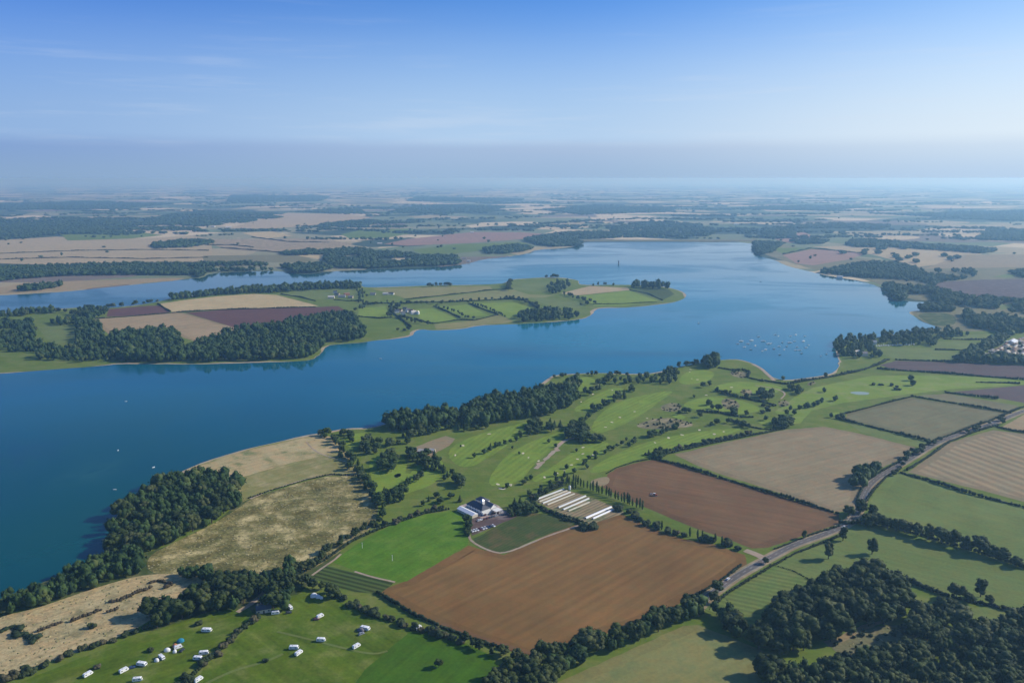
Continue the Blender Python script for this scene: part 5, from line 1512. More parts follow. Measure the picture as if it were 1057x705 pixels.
def gable_parts(par, x0, x1, y0, y1, h, rh, wall, roof, hip=0.0, wname='wall', rname='roof', over=.35, chim=0, wins=True, door=True, th=.18):
    """One rectangular block with a pitched roof, ridge along x; walls, roof, chimneys, windows and door are separate parts."""
    ym = (y0 + y1) / 2
    mb = MB()
    mb.box(x0, x1, y0, y1, 0, h)
    if hip == 0:
        mb.prism_x([(y0, h - .01), (y1, h - .01), (ym, h + rh - .02)], x0, x1)
    wo_ = link(wname, mb.mesh(wname, [wall]), parent=par)
    mb = MB()
    if hip == 0:
        dy = (y1 - y0) / 2 + over
        dz = rh * dy / ((y1 - y0) / 2)
        top = h + rh + .02
        prof = [(ym - dy, top - dz), (ym, top), (ym + dy, top - dz), (ym + dy, top - dz + th), (ym, top + th * 1.25), (ym - dy, top - dz + th)]
        mb.prism_x(prof, x0 - over, x1 + over)
    else:
        a, b, c, d = x0 - over, x1 + over, y0 - over, y1 + over
        vs = [(a, c, h), (b, c, h), (b, d, h), (a, d, h), (a + hip, ym, h + rh), (b - hip, ym, h + rh), (a, c, h - th), (b, c, h - th), (b, d, h - th), (a, d, h - th)]
        mb.add(vs, [(0, 1, 5, 4), (2, 3, 4, 5), (1, 2, 5), (3, 0, 4), (0, 6, 7, 1), (1, 7, 8, 2), (2, 8, 9, 3), (3, 9, 6, 0), (6, 9, 8, 7)])
    ro_ = link(rname, mb.mesh(rname, [roof]), parent=par)
    for k in range(chim):
        cx = x0 + (x1 - x0) * (.12 + .76 * k / max(1, chim - 1))
        mb = MB()
        mb.box(cx - .45, cx + .45, ym - .4, ym + .4, h + rh * .6, h + rh + 1.0)
        mb.box(cx - .5, cx + .5, ym - .45, ym + .45, h + rh + 1.0, h + rh + 1.12)
        mb.tube((cx - .2, ym, h + rh + 1.1), (cx - .2, ym, h + rh + 1.5), .13, .11, 6)
        mb.tube((cx + .2, ym, h + rh + 1.1), (cx + .2, ym, h + rh + 1.5), .13, .11, 6)
        link('chimney', mb.mesh('chimney', [M_STONE]), parent=ro_)
    if wins:
        n = max(2, int((x1 - x0) / 3.2))
        for side, yy in ((-1, y0), (1, y1)):
            for fl in range(1 if h < 4 else 2):
                for k in range(n):
                    cx = x0 + (x1 - x0) * (k + .5) / n
                    if door and side == -1 and fl == 0 and k == n // 2:
                        mb = MB()
                        mb.box(cx - .55, cx + .55, yy - .08, yy + .05, 0.02, 2.1)
                        link('door', mb.mesh('door', [M_DARK]), parent=par)
                        continue
                    z0 = .95 + 2.6 * fl
                    mb = MB()
                    mb.box(cx - .6, cx + .6, yy - .04, yy + .04, z0, z0 + 1.15, 0)
                    for qx in (-.6, 0, .6):
                        mb.box(cx + qx - .04, cx + qx + .04, yy - .07, yy + .07, z0 - .06, z0 + 1.21, 1)
                    mb.box(cx - .7, cx + .7, yy - .1, yy + .1, z0 - .13, z0 - .05, 1)
                    link('window', mb.mesh('window', [M_GLASS, M_WHITE]), parent=par)
    return wo_, ro_


def at(px, py, dx=0, dy=0):
    x, y = W(px, py)
    return (x + dx, y + dy)


# ---- golf clubhouse: slate blocks round a white forecourt
DA = math.radians(-48)
ch = thing('clubhouse', 'large clubhouse with dark slate roofs and white walls beside the car park', 'clubhouse', at(494, 527.5), DA)
gable_parts(ch, -12, 10, -4.5, 5.5, 4.6, 3.6, M_WHITE, M_SLATE, hip=4.5, wname='main_wall', rname='main_roof', chim=0)
gable_parts(ch, -4, 10, 6.2, 13.5, 4.0, 3.0, M_WHITE, M_GREYROOF, wname='wing_wall', rname='wing_roof', over=.3)
gable_parts(ch, -17, -6, 10.5, 18.5, 3.6, 2.4, M_WHITE, M_SLATE, hip=3, wname='rear_wall', rname='rear_roof', over=.3)
mb = MB()
mb.box(-2, .8, 4.0, 6.8, 4, 8.4)
mb.add([(-2.3, 3.7, 8.4), (1.1, 3.7, 8.4), (1.1, 7.1, 8.4), (-2.3, 7.1, 8.4), (-.6, 5.4, 10.2)], [(0, 1, 4), (1, 2, 4), (2, 3, 4), (3, 0, 4), (3, 2, 1, 0)], 1)
link('lantern_tower', mb.mesh('lantern_tower', [M_WHITE, M_METAL]), parent=ch)
mb = MB()
mb.box(10.6, 11.4, -4.5, 13.5, 0, 3.2)
mb.box(10.9, 18, 6, 13.5, 2.9, 3.2)
for yy in (6.2, 9.8, 13.2):
    mb.box(17.5, 17.8, yy - .15, yy + .15, 0, 2.9)
link('white_portico', mb.mesh('white_portico', [M_WHITE]), parent=ch)
mq = thing('marquee', 'long low white roofed building on the meadow side of the clubhouse', 'marquee', at(482.5, 530.5), DA)
mb = MB()
mb.prism_x([(-3.3, 0), (3.3, 0), (3.3, 2.5), (-3.3, 2.5)], -11, 11)
link('side_wall', mb.mesh('side_wall', [M_CREAM]), parent=mq)
mb = MB()
for k in range(4):
    a = -11.3 + k * 5.65
    mb.add([(a, -3.6, 2.52), (a + 5.6, -3.6, 2.52), (a + 5.6, 3.6, 2.52), (a, 3.6, 2.52), (a, 0, 4.0), (a + 5.6, 0, 4.0)], [(0, 1, 5, 4), (2, 3, 4, 5), (1, 2, 5), (3, 0, 4), (3, 2, 1, 0)])
link('roof', mb.mesh('roof', [M_GEL]), parent=mq)
# terrace
a_ = np.array([(-20, -7), (20, -9), (22, 15), (4, 21), (-20, 20)])
R_ = np.array([[math.cos(DA), -math.sin(DA)], [math.sin(DA), math.cos(DA)]])
sheet('clubhouse_forecourt', a_ @ R_.T + np.array(at(494, 527)), F3 + .01, field_mat('forecourt_paving', (.36, .28, .23), (.48, .40, .34), patch=12, fine=2))

# ---- lodge on the course with the pale roof
lg = thing('golf_lodge', 'single storey lodge with a cream roof among trees on the golf course', 'lodge', at(438, 468), math.radians(-20))
gable_parts(lg, -6.5, 6.5, -3.8, 3.8, 2.8, 1.8, M_BRICK, M_PALEROOF)
gable_parts(lg, 4, 9.5, 4.2, 9, 2.5, 1.5, M_CREAM, M_PALEROOF, wname='annexe_wall', rname='annexe_roof', door=False)

# ---- house at the camp
hs = thing('camp_house', 'small cottage with a cream end wall between the two camping fields', 'cottage', at(273, 631), math.radians(20))
gable_parts(hs, -5.5, 4.5, -3, 3, 3.0, 2.2, M_CREAM, M_SLATE, chim=1)
gable_parts(hs, -4, 1, 3.5, 6.5, 2.4, 1.2, M_BRICK, M_TILE, wname='outhouse_wall', rname='outhouse_roof', door=False)

# ---- peninsula: white houses, farm, cottages
PH = [(409.5, 323.2, 9, 6, 20, M_WHITE, M_SLATE, 'leftmost small white house of the lakeside hamlet'), (413.5, 322.6, 8, 6, -30, M_CREAM, M_TILE, 'cream cottage second from the left in the lakeside hamlet'),
      (416, 325.2, 10, 6.5, 10, M_WHITE, M_GREYROOF, 'white house at the front of the hamlet, nearest the shore'), (421, 322.2, 12, 7, 60, M_WHITE, M_SLATE, 'tall white gabled house in the middle of the hamlet'),
      (424.5, 323, 11, 7, -20, M_CREAM, M_TILE, 'large cream house right of the tall white gable'), (427, 324.4, 12, 7, 30, M_WHITE, M_PALEROOF, 'white house with a pale roof near the right end of the hamlet'),
      (431.5, 324.6, 7, 5, 80, M_WHITE, M_PALEROOF, 'rightmost white outbuilding of the hamlet'), (418, 320.8, 9, 6, 0, M_STONE, M_SLATE, 'stone house at the back of the hamlet under the trees')]
for x, y, a, b, r, wm, rm, lb in PH:
    e = thing('village_house', lb, 'house', at(x, y), math.radians(r), 'houses of the peninsula hamlet', .2)
    gable_parts(e, -a / 2, a / 2, -b / 2, b / 2, 5.2, 2.8, wm, rm, chim=2)
for i, (x, y, a, b, r, wm, rm, lb) in enumerate([(342, 308.2, 16, 9, 5, M_CREAM, M_PALEROOF, 'pale roofed barn at the left end of the peninsula farm'), (348, 305.2, 12, 8, -10, M_STONE, M_SLATE, 'dark roofed barn behind the pale barn of the farm'),
                                                 (353, 307.2, 18, 10, 0, M_METAL, M_GREYROOF, 'long grey barn in the middle of the farm'), (358, 305, 14, 8, 30, M_BRICK, M_TILE, 'red roofed barn at the back right of the farm'),
                                                 (362, 308, 12, 8, -5, M_STONE, M_GREYROOF, 'stone barn at the right front of the farm'), (346, 302.8, 10, 7, 15, M_WHITE, M_SLATE, 'white farmhouse behind the barns')]):
    e = thing('farm_building', lb, 'barn', at(x, y), math.radians(r), 'buildings of the peninsula farm', .2)
    gable_parts(e, -a / 2, a / 2, -b / 2, b / 2, 4.5, 2.4, wm, rm, wins=(i == 5), door=False)
for x, y, r, wm, rm, lb in [(385, 304.6, 0, M_CREAM, M_GREYROOF, 'cottage left of the terrace above the hamlet'), (398, 304.4, 5, M_WHITE, M_PALEROOF, 'white cottage in the middle of the row above the hamlet'), (404, 304.2, -10, M_WHITE, M_SLATE, 'white cottage at the right end of the row above the hamlet')]:
    e = thing('cottage', lb, 'cottage', at(x, y), math.radians(r), 'cottages above the hamlet', .2)
    gable_parts(e, -7, 7, -3, 3, 3.6, 2.4, wm, rm, chim=2)

# ---- far shore buildings and the village beyond the dam
FB = [(473, 269.5, 16, 8, M_WHITE, M_PALEROOF, 'white building at the water edge on the far north shore'), (479, 268, 12, 7, M_CREAM, M_GREYROOF, 'pale building behind the white one on the north shore'),
      (484, 270.5, 10, 6, M_WHITE, M_PALEROOF, 'small white building right of the others on the north shore'), (220, 234.5, 26, 10, M_WHITE, M_PALEROOF, 'far white farm building among the woods on the left'),
      (236, 235, 34, 12, M_WHITE, M_PALEROOF, 'long far white barn right of the woods'), (392, 252.5, 22, 10, M_CREAM, M_PALEROOF, 'pale far barn beside the brown field'),
      (760, 232, 30, 12, M_WHITE, M_PALEROOF, 'lone white building on the far plain beyond the dam'), (866.5, 287.2, 16, 10, M_WHITE, M_PALEROOF, 'white building on the shore of the wooded east side'),
      (884, 366, 20, 10, M_CREAM, M_PALEROOF, 'pale roofed boathouse in the trees of the marina'), (890, 367.5, 16, 9, M_CREAM, M_GREYROOF, 'grey roofed shed beside the marina boathouse'), (876, 364.5, 10, 7, M_STONE, M_GREYROOF, 'small stone hut at the marina'),
      (900.5, 355.5, 14, 7, M_WHITE, M_PALEROOF, 'white clubhouse behind the marina meadow'), (536, 239, 18, 9, M_CREAM, M_GREYROOF, 'far farmhouse on the brown plain'), (487, 240.5, 20, 9, M_WHITE, M_PALEROOF, 'far white shed left of the brown plain')]
for i, (x, y, a, b, wm, rm, lb) in enumerate(FB):
    e = thing('shore_building' if i < 3 or 6 < i < 12 else 'distant_farmhouse', lb, 'building', at(x, y), math.radians((i * 37) % 50 - 25), None, .15)
    gable_parts(e, -a / 2, a / 2, -b / 2, b / 2, 4.8, 2.8, wm, rm, wins=False, door=False)
rr = random.Random(4)
hm = []
for wm, rm in ((M_CREAM, M_TILE), (M_WHITE, M_SLATE), (M_STONE, M_GREYROOF)):
    mb = MB()
    mb.box(-6, 6, -4, 4, 0, 5, 0)
    mb.prism_x([(-4, 4.99), (4, 4.99), (0, 7.9)], -6, 6, 0)
    mb.prism_x([(-4.5, 4.7), (0, 7.95), (4.5, 4.7), (4.5, 4.95), (0, 8.25), (-4.5, 4.95)], -6.4, 6.4, 1)
    mb.box(3.4, 4.4, -.5, .5, 7, 9.2, 0)
    hm.append(mb.mesh('far_house', [wm, rm]))
for i in range(34):
    x, y = rr.uniform(633, 712), rr.uniform(230, 241)
    e = link('far_house', rr.choice(hm), (*W(x, y), .1), label='tiny far house in the village beyond the dam, half hidden in trees', cat='house', group='houses of the village beyond the dam', rz=rr.uniform(0, 3))
    e.scale = (1.7, 1.7, 1.15)

# ---- holiday park at the right edge: rows of static caravans
sm = []
for c in (M_PALEROOF, M_GREYROOF, M_CREAM, M_TILE):
    mb = MB()
    mb.box(-5.5, 5.5, -2, 2, .5, 2.9, 0)
    mb.prism_x([(-2.2, 2.9), (2.2, 2.9), (0, 3.6)], -5.7, 5.7, 1)
    mb.box(-5.2, 5.2, -1.8, 1.8, 0, .5, 2)
    for k in (-3.5, -.8, 2.4):
        mb.box(k, k + 1.5, -2.05, 2.05, 1.4, 2.3, 3)
    sm.append(mb.mesh('static_caravan', [M_CREAM, c, M_DARK, M_GLASS]))
PARK = WP([(1010, 370.5), (1020, 364), (1033, 357), (1043, 350.5), (1057, 349.5), (1085, 350), (1085, 373), (1057, 373), (1032, 372)])
rr = random.Random(9)
base_a = math.atan2(W(1044, 354)[1] - W(1013, 371)[1], W(1044, 354)[0] - W(1013, 371)[0])
for q in grid_in(PARK, 13.5, np.random.default_rng(8), .22):
    e = link('static_caravan', rr.choice(sm), (q[0], q[1], GZ), label='pale static caravan in the crowded holiday park at the right edge', cat='static caravan', group='caravans of the holiday park', rz=base_a + rr.choice((0, 1.57)) + rr.uniform(-.1, .1))
sheet('holiday_park_ground', PARK, .24, fmat('khaki', patch=30, tint=(.4, .3, .24), tint_amt=.7))
e = thing('park_hall', 'bright white hall at the top corner of the holiday park', 'hall', at(1045, 354.5), base_a)
gable_parts(e, -13, 13, -6, 6, 4, 2.4, M_WHITE, M_GEL, wins=False)

# ---- polytunnels
def tunnel(a, b, wd, cover, label):
    p_, q_ = np.array(W(*a)), np.array(W(*b))
    Ln = np.linalg.norm(q_ - p_)
    an = math.atan2(q_[1] - p_[1], q_[0] - p_[0])
    c = (p_ + q_) / 2
    e = thing('polytunnel', label, 'polytunnel', c, an, 'polytunnels of the nursery')
    n = 9
    prof = [(wd / 2 * math.cos(math.pi * i / n), wd * .5 * math.sin(math.pi * i / n) ** .8) for i in range(n + 1)]
    mb = MB()
    mb.prism_x(prof, -Ln / 2, Ln / 2)
    cv = link('cover', mb.mesh('cover', [cover]), parent=e)
    for s_ in (-1, 1):
        mb = MB()
        x = s_ * (Ln / 2 + .06)
        mb.box(x - .05, x + .05, -.45, .45, 0, wd * .36)
        link('end_door', mb.mesh('end_door', [M_DARK]), parent=e)
    mb = MB()
    k = -Ln / 2 + 1
    while k < Ln / 2:
        mb.prism_x([(y * 1.01, zz * 1.015 + .01) for y, zz in prof], k - .05, k + .05)
        k += 2.4
    link('hoops', mb.mesh('hoops', [M_METAL]), parent=e)


z2 = lambda x, y: (540 + x / 9.61, 490 + y / 9.61)
for a, b, wd, cv, lb in [((125, 252), (402, 147), 2.2, M_POLY, 'topmost long white tunnel of the nursery'), ((158, 272), (435, 162), 1.9, M_NET, 'buff tunnel second from the top'),
                         ((192, 288), (468, 176), 2.1, M_POLY, 'pale tunnel third from the top'), ((238, 302), (508, 192), 1.9, M_NET, 'buff tunnel at the foot of the upper block'),
                         ((348, 330), (618, 216), 2.4, M_POLY, 'white tunnel at the top of the middle block'), ((396, 350), (650, 240), 2.2, M_POLY, 'white tunnel in the middle of the middle block'),
                         ((448, 364), (655, 276), 1.9, M_NET, 'buff tunnel at the foot of the middle block'), ((618, 436), (872, 326), 2.6, M_GEL, 'brightest white tunnel, upper of the lowest pair'),
                         ((690, 440), (896, 348), 2.2, M_GEL, 'shorter bright tunnel, lower of the lowest pair')]:
    tunnel(z2(*a), z2(*b), wd, cv, lb)
e = thing('storage_tank', 'small white upright tank at the top corner of the tunnels', 'tank', at(588, 505.5))
mb = MB(); mb.tube((0, 0, 0), (0, 0, 3.6), 1.1, 1.1, 14); link('drum', mb.mesh('drum', [M_GEL]), parent=e)
mb = MB(); mb.tube((0, 0, 3.6), (0, 0, 4.5), 1.15, .15, 14); link('lid', mb.mesh('lid', [M_METAL]), parent=e)
for x, y, lb in [(374, 566, 'thin pale post at the upper left of the bright meadow'), (405, 579, 'thin pale post in the middle of the bright meadow')]:
    e = thing('field_post', lb, 'post', at(x, y))
    mb = MB(); mb.tube((0, 0, 0), (0, 0, 5), .2, .14, 8); link('pole', mb.mesh('pole', [M_GEL]), parent=e)
    mb = MB(); mb.box(-.5, .5, -.03, .03, 4.3, 4.9); link('marker_board', mb.mesh('marker_board', [M_CREAM]), parent=e)

# ---- limnological tower in the lake
e = thing('water_tower', 'lone dark tower standing far out in the open water', 'tower', at(638.5, 273), 0, None, .06, .75)
mb = MB(); mb.tube((0, 0, -.4), (0, 0, 12), 2.6, 2.2, 16); link('shaft', mb.mesh('shaft', [M_GREYROOF]), parent=e)
mb = MB(); mb.tube((0, 0, 12), (0, 0, 15.5), 3.6, 3.6, 16); mb.tube((0, 0, 15.5), (0, 0, 18), 3.7, .4, 16); link('cabin', mb.mesh('cabin', [M_SLATE]), parent=e)
mb = MB(); mb.box(-4.5, 4.5, -4.5, 4.5, 1.2, 1.7); link('landing_stage', mb.mesh('landing_stage', [M_DARK]), parent=e)

# ------------------------------------------------------------------ camp: caravans, tents, cars
def wheel(par, x, y, r=.34, wd=.22):
    mb = MB(); mb.tube((x, y - wd / 2, r), (x, y + wd / 2, r), r, r, 14, 0); mb.tube((x, y - wd / 2 - .01, r), (x, y + wd / 2 + .01, r), r * .55, r * .55, 10, 1)
    return link('wheel', mb.mesh('wheel', [M_RUBBER, M_METAL]), parent=par)


def make_caravan(label, xy, rz, long_=6.4):
    e = thing('caravan', label, 'caravan', xy, rz, 'white caravans on the camping fields')
    h = long_ / 2
    mb = MB()
    mb.prism_y([(-h + .1, .45), (h - .35, .45), (h, .9), (h - .12, 1.6), (h - .6, 2.35), (h - 1.0, 2.6), (-h + .6, 2.6), (-h + .08, 2.3), (-h, 1.6)], -1.12, 1.12)
    b = link('body', mb.mesh('body', [M_GEL]), parent=e)
    mb = MB()
    mb.prism_y([(h - .13, 1.55), (h - .09, 1.6), (h - .47, 2.18), (h - .52, 2.13)], -.95, .95)
    link('front_window', mb.mesh('front_window', [M_GLASS]), parent=e)
    for s_ in (-1, 1):
        for x in (-h + .7, h - 2.4):
            mb = MB(); mb.box(x, x + 1.2, s_ * 1.13 - .02, s_ * 1.13 + .02, 1.35, 1.95); link('side_window', mb.mesh('side_window', [M_GLASS]), parent=e)
        wheel(e, -.2, s_ * 1.0)
    mb = MB(); mb.box(-.6, .05, -1.155, -1.11, .6, 2.3); link('door', mb.mesh('door', [M_WHITE]), parent=e)
    mb = MB(); mb.box(-1.2, -.5, -.35, .35, 2.58, 2.72); link('roof_hatch', mb.mesh('roof_hatch', [M_METAL]), parent=e)
    mb = MB(); mb.tube((h - .3, -.7, .5), (h + 1.1, 0, .5), .05, .05, 6); mb.tube((h - .3, .7, .5), (h + 1.1, 0, .5), .05, .05, 6); mb.tube((h + 1.05, 0, 0), (h + 1.05, 0, .6), .06, .06, 6)
    link('tow_hitch', mb.mesh('tow_hitch', [M_METAL]), parent=e)
    return e


def tree_copy(o, label=None, loc=None, rz=None, sc=None, parent=None):
    c = o.copy(); C.objects.link(c)
    c.parent = parent
    if label: c['label'] = label
    if loc is not None: c.location = (loc[0], loc[1], o.location.z)
    if rz is not None: c.rotation_euler = (0, 0, rz)
    if sc is not None: c.scale = sc
    for ch_ in [k for k in o.children]:
        tree_copy(ch_, parent=c)
    return c


def R(d):
    return math.radians(d)


CV = [(91, 697.5, 60, 1, 'leftmost white caravan at the bottom of the west camping field'), (128, 693.5, 55, 1, 'white caravan second from the left near the bottom edge'),
      (146.5, 687, -12, 1.15, 'larger white caravan between the leftmost ones and the tent pair'), (142, 703, 10, 1, 'white caravan cut by the bottom edge of the photo on the left'),
      (167, 680, -40, 1, 'white caravan with a small white tent touching its left end'), (184, 669.5, 40, .9, 'white caravan inside the colourful group with blue and rust awnings'),
      (213.5, 652, -3, 1.2, 'long white caravan nearest the thicket, broadside on'), (210.5, 675.5, 10, 1.05, 'upper caravan of the two beside the diagonal hedge'),
      (204.5, 681, -5, 1.05, 'lower caravan of the two beside the diagonal hedge'), (205, 703, 60, 1, 'white caravan at the bottom edge right of the diagonal hedge'),
      (299.5, 628.5, -50, 1, 'white caravan just right of the trees by the cottage'), (284.5, 634, 15, 1, 'pale caravan in the shade below the cottage trees'),
      (330.5, 637.5, 50, .95, 'white caravan alone in the upper middle of the east camping field'), (331.5, 662, -5, 1.05, 'white caravan in the centre of the east camping field'),
      (303.5, 670, 0, 1.1, 'upper white caravan of the close pair in the east field'), (308.5, 675.5, 60, 1, 'lower white caravan of the close pair in the east field'),
      (368, 668.5, 50, 1, 'white caravan right of centre, below the two broad ones'), (432, 649.5, 50, .9, 'rightmost white caravan against the ploughed field hedge'),
      (366, 625.5, 30, .9, 'white caravan in the shade under the hedge'), (377, 650, -20, 1.2, 'big white caravan with a grey awning, right part of the east field')]
c0 = None
for x, y, r, s_, lb in CV:
    if c0 is None:
        c0 = make_caravan(lb, at(x, y), R(r))
        c0.scale = (.88, .88, .92)
        CP = (at(x, y), s_)
    else:
        tree_copy(c0, lb, at(x, y), R(r), (s_ * .88, s_ * .88, .92))


def make_tent(label, xy, rz, mat, a=4, b=3, h=2.2, name='tent', cat='tent'):
    e = thing(name, label, cat, xy, rz)
    n = 8
    mb = MB()
    for k in range(6):
        x0_, x1_ = -a / 2 + a * k / 6, -a / 2 + a * (k + 1) / 6
        s0 = math.sqrt(max(.15, 1 - (x0_ / (a / 2)) ** 2 * .8)); s1 = math.sqrt(max(.15, 1 - (x1_ / (a / 2)) ** 2 * .8))
        v = [(x0_, b / 2 * s0 * math.cos(math.pi * i / n), h * s0 * math.sin(math.pi * i / n)) for i in range(n + 1)] + [(x1_, b / 2 * s1 * math.cos(math.pi * i / n), h * s1 * math.sin(math.pi * i / n)) for i in range(n + 1)]
        f = [(i, i + 1, i + n + 2, i + n + 1) for i in range(n)]
        if k == 0: f.append(tuple(range(n + 1))[::-1])
        if k == 5: f.append(tuple(range(n + 1, 2 * n + 2)))
        mb.add(v, f)
    link('fly_sheet', mb.mesh('fly_sheet', [mat]), parent=e)
    mb = MB(); mb.add([(a / 2 * 1.0, -.5, 0), (a / 2 * 1.0, .5, 0), (a / 2 * .98, 0, h * .42), ], [(0, 1, 2)]); mb.box(a / 2, a / 2 + .5, -.04, .04, 0, .9)
    link('doorway', mb.mesh('doorway', [M_DARK]), parent=e)


for x, y, r, m_, a, b, h, lb in [(324, 616, 20, M_CANVAS, 5, 4, 3, 'large white bell shaped tent under the dark hedge trees'), (328.5, 617, -10, M_CANVAS, 4, 3, 2.4, 'white tent right beside the large one'),
                                 (332, 618, 0, M_CANVAS, 2.5, 2, 1.8, 'smallest white tent of the three under the hedge'), (162, 682.5, 0, M_CANVAS, 3, 2.6, 2, 'small white tent touching a caravan'),
                                 (172.8, 672, 10, M_CANVAS, 4, 3, 2.2, 'white tent left of the colourful group'), (186.5, 662.5, 30, M_BLUECV, 4.5, 3.4, 2.4, 'teal blue tent at the top of the colourful group'),
                                 (180.5, 673.5, 0, M_CANVAS, 2.6, 2.2, 1.9, 'small pale tent at the foot of the colourful group'), (180.8, 667.6, -20, M_ORANGE, 3.6, 3, 2.2, 'rust red tent behind the colourful group'),
                                 (372.6, 651.5, -20, M_GREYCV, 5, 3.4, 2.4, 'grey awning tent left of the big white caravan'), (270.6, 623.5, 0, M_GEL, 2.5, 2, 2, 'small white tent behind the cottage')]:
    make_tent(lb, at(x, y), R(r), m_, a, b, h)

CARP = {}
def make_car(label, xy, rz, colour, group=None, cat='car', name='parked_car', zz=GZ):
    if colour not in CARP:
        CARP[colour] = plain('car_paint', colour, .25, .5, .03)
    e = thing(name, label, cat, xy, rz, group, zz)
    mb = MB()
    mb.prism_y([(-2.1, .35), (2.1, .35), (2.15, .7), (1.9, .88), (.9, .95), (-1.7, .98), (-2.1, .9)], -.88, .88, 0)
    link('body', mb.mesh('body', [CARP[colour]]), parent=e)
    mb = MB()
    v = [(1.0, -.8, .94), (1.0, .8, .94), (-1.75, .8, .96), (-1.75, -.8, .96), (.35, -.64, 1.42), (.35, .64, 1.42), (-1.35, .64, 1.42), (-1.35, -.64, 1.42)]
    mb.add(v, [(0, 1, 5, 4), (1, 2, 6, 5), (2, 3, 7, 6), (3, 0, 4, 7)], 0)
    link('windows', mb.mesh('windows', [M_GLASS]), parent=e)
    mb = MB(); mb.box(-1.37, .37, -.66, .66, 1.425, 1.47); link('roof', mb.mesh('roof', [CARP[colour]]), parent=e)
    for x in (-1.3, 1.3):
        for s_ in (-1, 1):
            wheel(e, x, s_ * .8, .32, .2)
    return e


cols = [(.6, .6, .6), (.05, .05, .06), (.7, .7, .72), (.12, .02, .02), (.03, .06, .15), (.3, .32, .34), (.75, .75, .75)]
nm = {cols[0]: 'silver', cols[1]: 'black', cols[2]: 'light silver', cols[3]: 'dark red', cols[4]: 'dark blue', cols[5]: 'grey', cols[6]: 'white'}
rr = random.Random(3)
# car park, two rows below the clubhouse and one by the pale edge
k = 0
for (a, b, n) in (((499, 532.5), (517, 529.5), 9), ((494, 538), (512, 533), 7), ((487, 549), (509, 543.5), 9)):
    for i in range(n):
        t_ = (i + rr.uniform(-.15, .15)) / (n - 1)
        c = rr.choice(cols)
        rw = {499: 'upper', 494: 'middle', 487: 'lower'}[a[0]]
        make_car(f"{nm[c]} car, number {i + 1} from the left in the {rw} row below the clubhouse", at(a[0] + (b[0] - a[0]) * t_, a[1] + (b[1] - a[1]) * t_), R(42 + rr.uniform(-5, 5)) if rw != 'lower' else R(-48), c, 'cars in the clubhouse car park')
        k += 1


def road_car(px, py, label, colour, off=1.9, dirn=1):
    q = np.array(W(px, py)); pp = chaikin(WP(ROAD), 2, closed=False)
    i = np.argmin(np.linalg.norm(pp - q, axis=1)); i = min(i, len(pp) - 2)
    d = pp[i + 1] - pp[i]; d /= np.linalg.norm(d)
    pos = pp[i] + np.array([-d[1], d[0]]) * off
    make_car(label, pos, math.atan2(d[1], d[0]) + (0 if dirn > 0 else math.pi), colour, None, 'car', 'road_car', F3 + .04)


road_car(756, 600, 'white car on the road beside the mown pasture', (.78, .78, .78))
road_car(871, 545, 'white car on the road just before the bend', (.76, .76, .76), -1.9, -1)
for x, y, c, r, lb in [(298, 633, (.05, .05, .06), 20, 'black car parked beside the caravan near the cottage'), (373, 655, (.3, .32, .34), 40, 'grey car below the big caravan with the grey awning'), (136, 690, (.03, .06, .15), 30, 'dark blue car between two caravans on the left'),
                       (188, 672, (.05, .05, .06), 80, 'black car at the right of the colourful tents'), (326.5, 640, (.12, .02, .02), 10, 'dark red car left of the lone upper caravan')]:
    make_car(lb, at(x, y), R(r), c, None)

# ---- tractor with harrow on the upper ploughed field
e = thing('tractor', 'small tractor pulling a pale implement across the upper ploughed field', 'tractor', at(676, 512), R(-20))
mb = MB(); mb.prism_y([(.2, .8), (2.2, .8), (2.2, 1.5), (.2, 1.7)], -.45, .45); link('bonnet', mb.mesh('bonnet', [plain('tractor_paint', (.35, .04, .03), .4, .4)]), parent=e)
mb = MB(); mb.box(-1.4, .3, -.75, .75, 1.0, 2.5); link('cab', mb.mesh('cab', [M_GLASS]), parent=e)
mb = MB(); mb.box(-1.5, .4, -.85, .85, 2.52, 2.7); link('cab_roof', mb.mesh('cab_roof', [M_GEL]), parent=e)
for s_ in (-1, 1):
    wheel(e, -.8, s_ * 1.0, .85, .5); wheel(e, 1.7, s_ * .8, .5, .35)
e = thing('harrow', 'pale wide harrow behind the tractor', 'harrow', at(672.5, 510.6), R(-20))
mb = MB()
mb.box(-1.0, -.8, -2.6, 2.6, .5, .7); mb.box(.8, 1.0, -2.6, 2.6, .5, .7)
for yy in np.linspace(-2.5, 2.5, 7): mb.box(-1.2, 1.2, yy - .06, yy + .06, .68, .8)
link('frame', mb.mesh('frame', [M_METAL]), parent=e)
mb = MB()
for yy in np.linspace(-2.5, 2.5, 12):
    mb.tube((-.9, yy, .5), (-1.0, yy, 0), .05, .03, 5); mb.tube((.9, yy, .5), (.8, yy, 0), .05, .03, 5)
link('tines', mb.mesh('tines', [M_DARK]), parent=e)

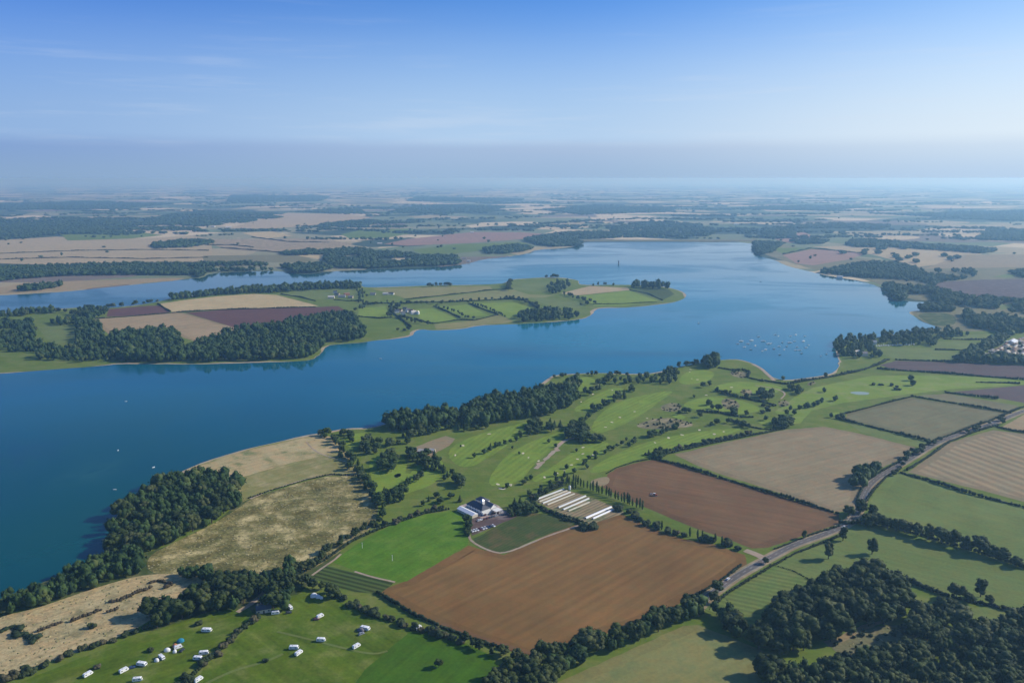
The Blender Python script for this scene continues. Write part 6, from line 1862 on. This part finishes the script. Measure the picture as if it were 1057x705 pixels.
# ------------------------------------------------------------------ boats
def boat_mesh(name, Lh, beam, deck, mast, sail=None, hull=M_GEL):
    mb = MB()
    h = Lh / 2
    sec = [(-h, beam * .38, .9), (-h * .4, beam * .5, .95), (h * .3, beam * .42, 1.05), (h * .75, beam * .2, 1.2), (h, .03, 1.35)]
    vs = []
    for x, bb, zz in sec:
        vs += [(x, -bb, zz), (x, -bb * .55, -.12), (x, bb * .55, -.12), (x, bb, zz)]
    fs = []
    for i in range(len(sec) - 1):
        o = i * 4
        fs += [(o, o + 1, o + 5, o + 4), (o + 1, o + 2, o + 6, o + 5), (o + 2, o + 3, o + 7, o + 6), (o + 3, o, o + 4, o + 7)]
    fs.append((0, 3, 2, 1))
    mb.add(vs, fs, 0)
    if deck:
        mb.prism_y([(-h * .2, .95), (h * .45, 1.05), (h * .3, 1.5), (-h * .15, 1.55)], -beam * .3, beam * .3, 1)
    if mast:
        mb.tube((h * .12, 0, 1.3), (h * .12, 0, mast), .09, .06, 6, 2)
        mb.tube((h * .12, 0, 2.2), (-h * .8, 0, 2.1), .14, .12, 6, 3)
    if sail:
        mb.add([(h * .1, .03, 2.3), (-h * .8, .03, 2.2), (h * .1, .03, mast - .3), (h * .1, -.03, 2.3), (-h * .8, -.03, 2.2), (h * .1, -.03, mast - .3)], [(0, 1, 2), (3, 5, 4), (0, 3, 4, 1), (1, 4, 5, 2)], 3)
        mb.add([(h * .95, .03, 1.5), (h * .15, .03, 1.8), (h * .15, .03, mast - 1.5), (h * .95, -.03, 1.5), (h * .15, -.03, 1.8), (h * .15, -.03, mast - 1.5)], [(0, 1, 2), (3, 5, 4), (0, 3, 4, 1), (1, 4, 5, 2)], 3)
    return mb.mesh(name, [hull, M_WHITE, M_METAL, M_CANVAS])


yacht = boat_mesh('moored_yacht', 8.5, 2.8, True, 10)
yacht2 = boat_mesh('moored_yacht', 7, 2.4, True, 8.5, hull=plain('dark_hull', (.05, .08, .14), .3, .5))
sailer = boat_mesh('sailing_dinghy', 5.5, 2.0, False, 6.5, True)
rowb = boat_mesh('fishing_boat', 5.2, 1.9, False, 0)
z8 = lambda x, y: (730 + x / 7.55, 330 + y / 7.55)
MOOR = [(265, 170), (345, 165), (400, 135), (437, 170), (480, 190), (500, 185), (520, 230), (585, 180), (645, 182), (680, 170), (750, 170), (600, 235), (430, 245), (340, 235), (320, 190), (555, 130), (530, 120), (690, 120),
        (650, 130), (760, 130), (690, 240), (720, 240), (790, 200), (565, 275), (290, 215), (240, 190), (375, 205), (455, 235), (560, 210), (620, 210), (700, 215), (770, 220), (735, 265), (885, 285), (930, 270)]
rr = random.Random(12)
for i, (x, y) in enumerate(MOOR):
    dark = i in (5, 6, 7, 23, 29, 32, 33, 34, 13)
    s_ = 1.1 if i in (0, 1, 3, 4, 8, 10) else rr.uniform(.6, .85)
    e = link('moored_yacht', yacht2 if dark else yacht, (*W(*z8(x, y)), .06), label='dark hulled yacht moored in the bay among the white ones' if dark else 'small white yacht moored in the open fleet off the golf course bay', cat='yacht',
             group='dark yachts moored in the bay' if dark else 'white yachts moored in the bay', rz=R(20 + rr.uniform(-25, 25)))
    e.scale = (s_, s_, s_)
for i in range(17):
    t_ = i / 16
    e = link('beached_boat', yacht if i % 3 else sailer, (*W(905 + 38 * t_, 357.6 - 1.6 * t_ + rr.uniform(-.3, .3)), .3), label='white boat parked ashore in the row along the marina wood', cat='boat', group='boats ashore along the marina wood', rz=R(70 + rr.uniform(-20, 20)))
for x, y, me_, r, lb in [(130, 414.5, rowb, 20, 'tiny white boat farthest out on the left of the near water'), (122, 465, rowb, 100, 'tiny white boat in the middle of the near water'), (158.5, 482.5, rowb, 60, 'tiny boat closest to the rounded wood'),
                         (118.5, 505.5, rowb, 10, 'tiny white boat off the left side of the rounded wood'), (721, 334, yacht2, 30, 'dark boat alone on the open water right of centre'), (393, 370.5, rowb, 0, 'pale speck of a boat off the small shore point'), (785, 291, yacht2, 0, 'dark speck of a boat far out to the right'),
                         (243, 348, rowb, 0, 'white boat')]:
    if lb == 'white boat':
        continue
    e = link('sailing_boat' if me_ is yacht2 else 'fishing_boat', me_, (*W(x, y), .06), label=lb, cat='boat', rz=R(r))
    e.scale = (.6, .6, .6) if y > 400 else (.8, .8, .8)
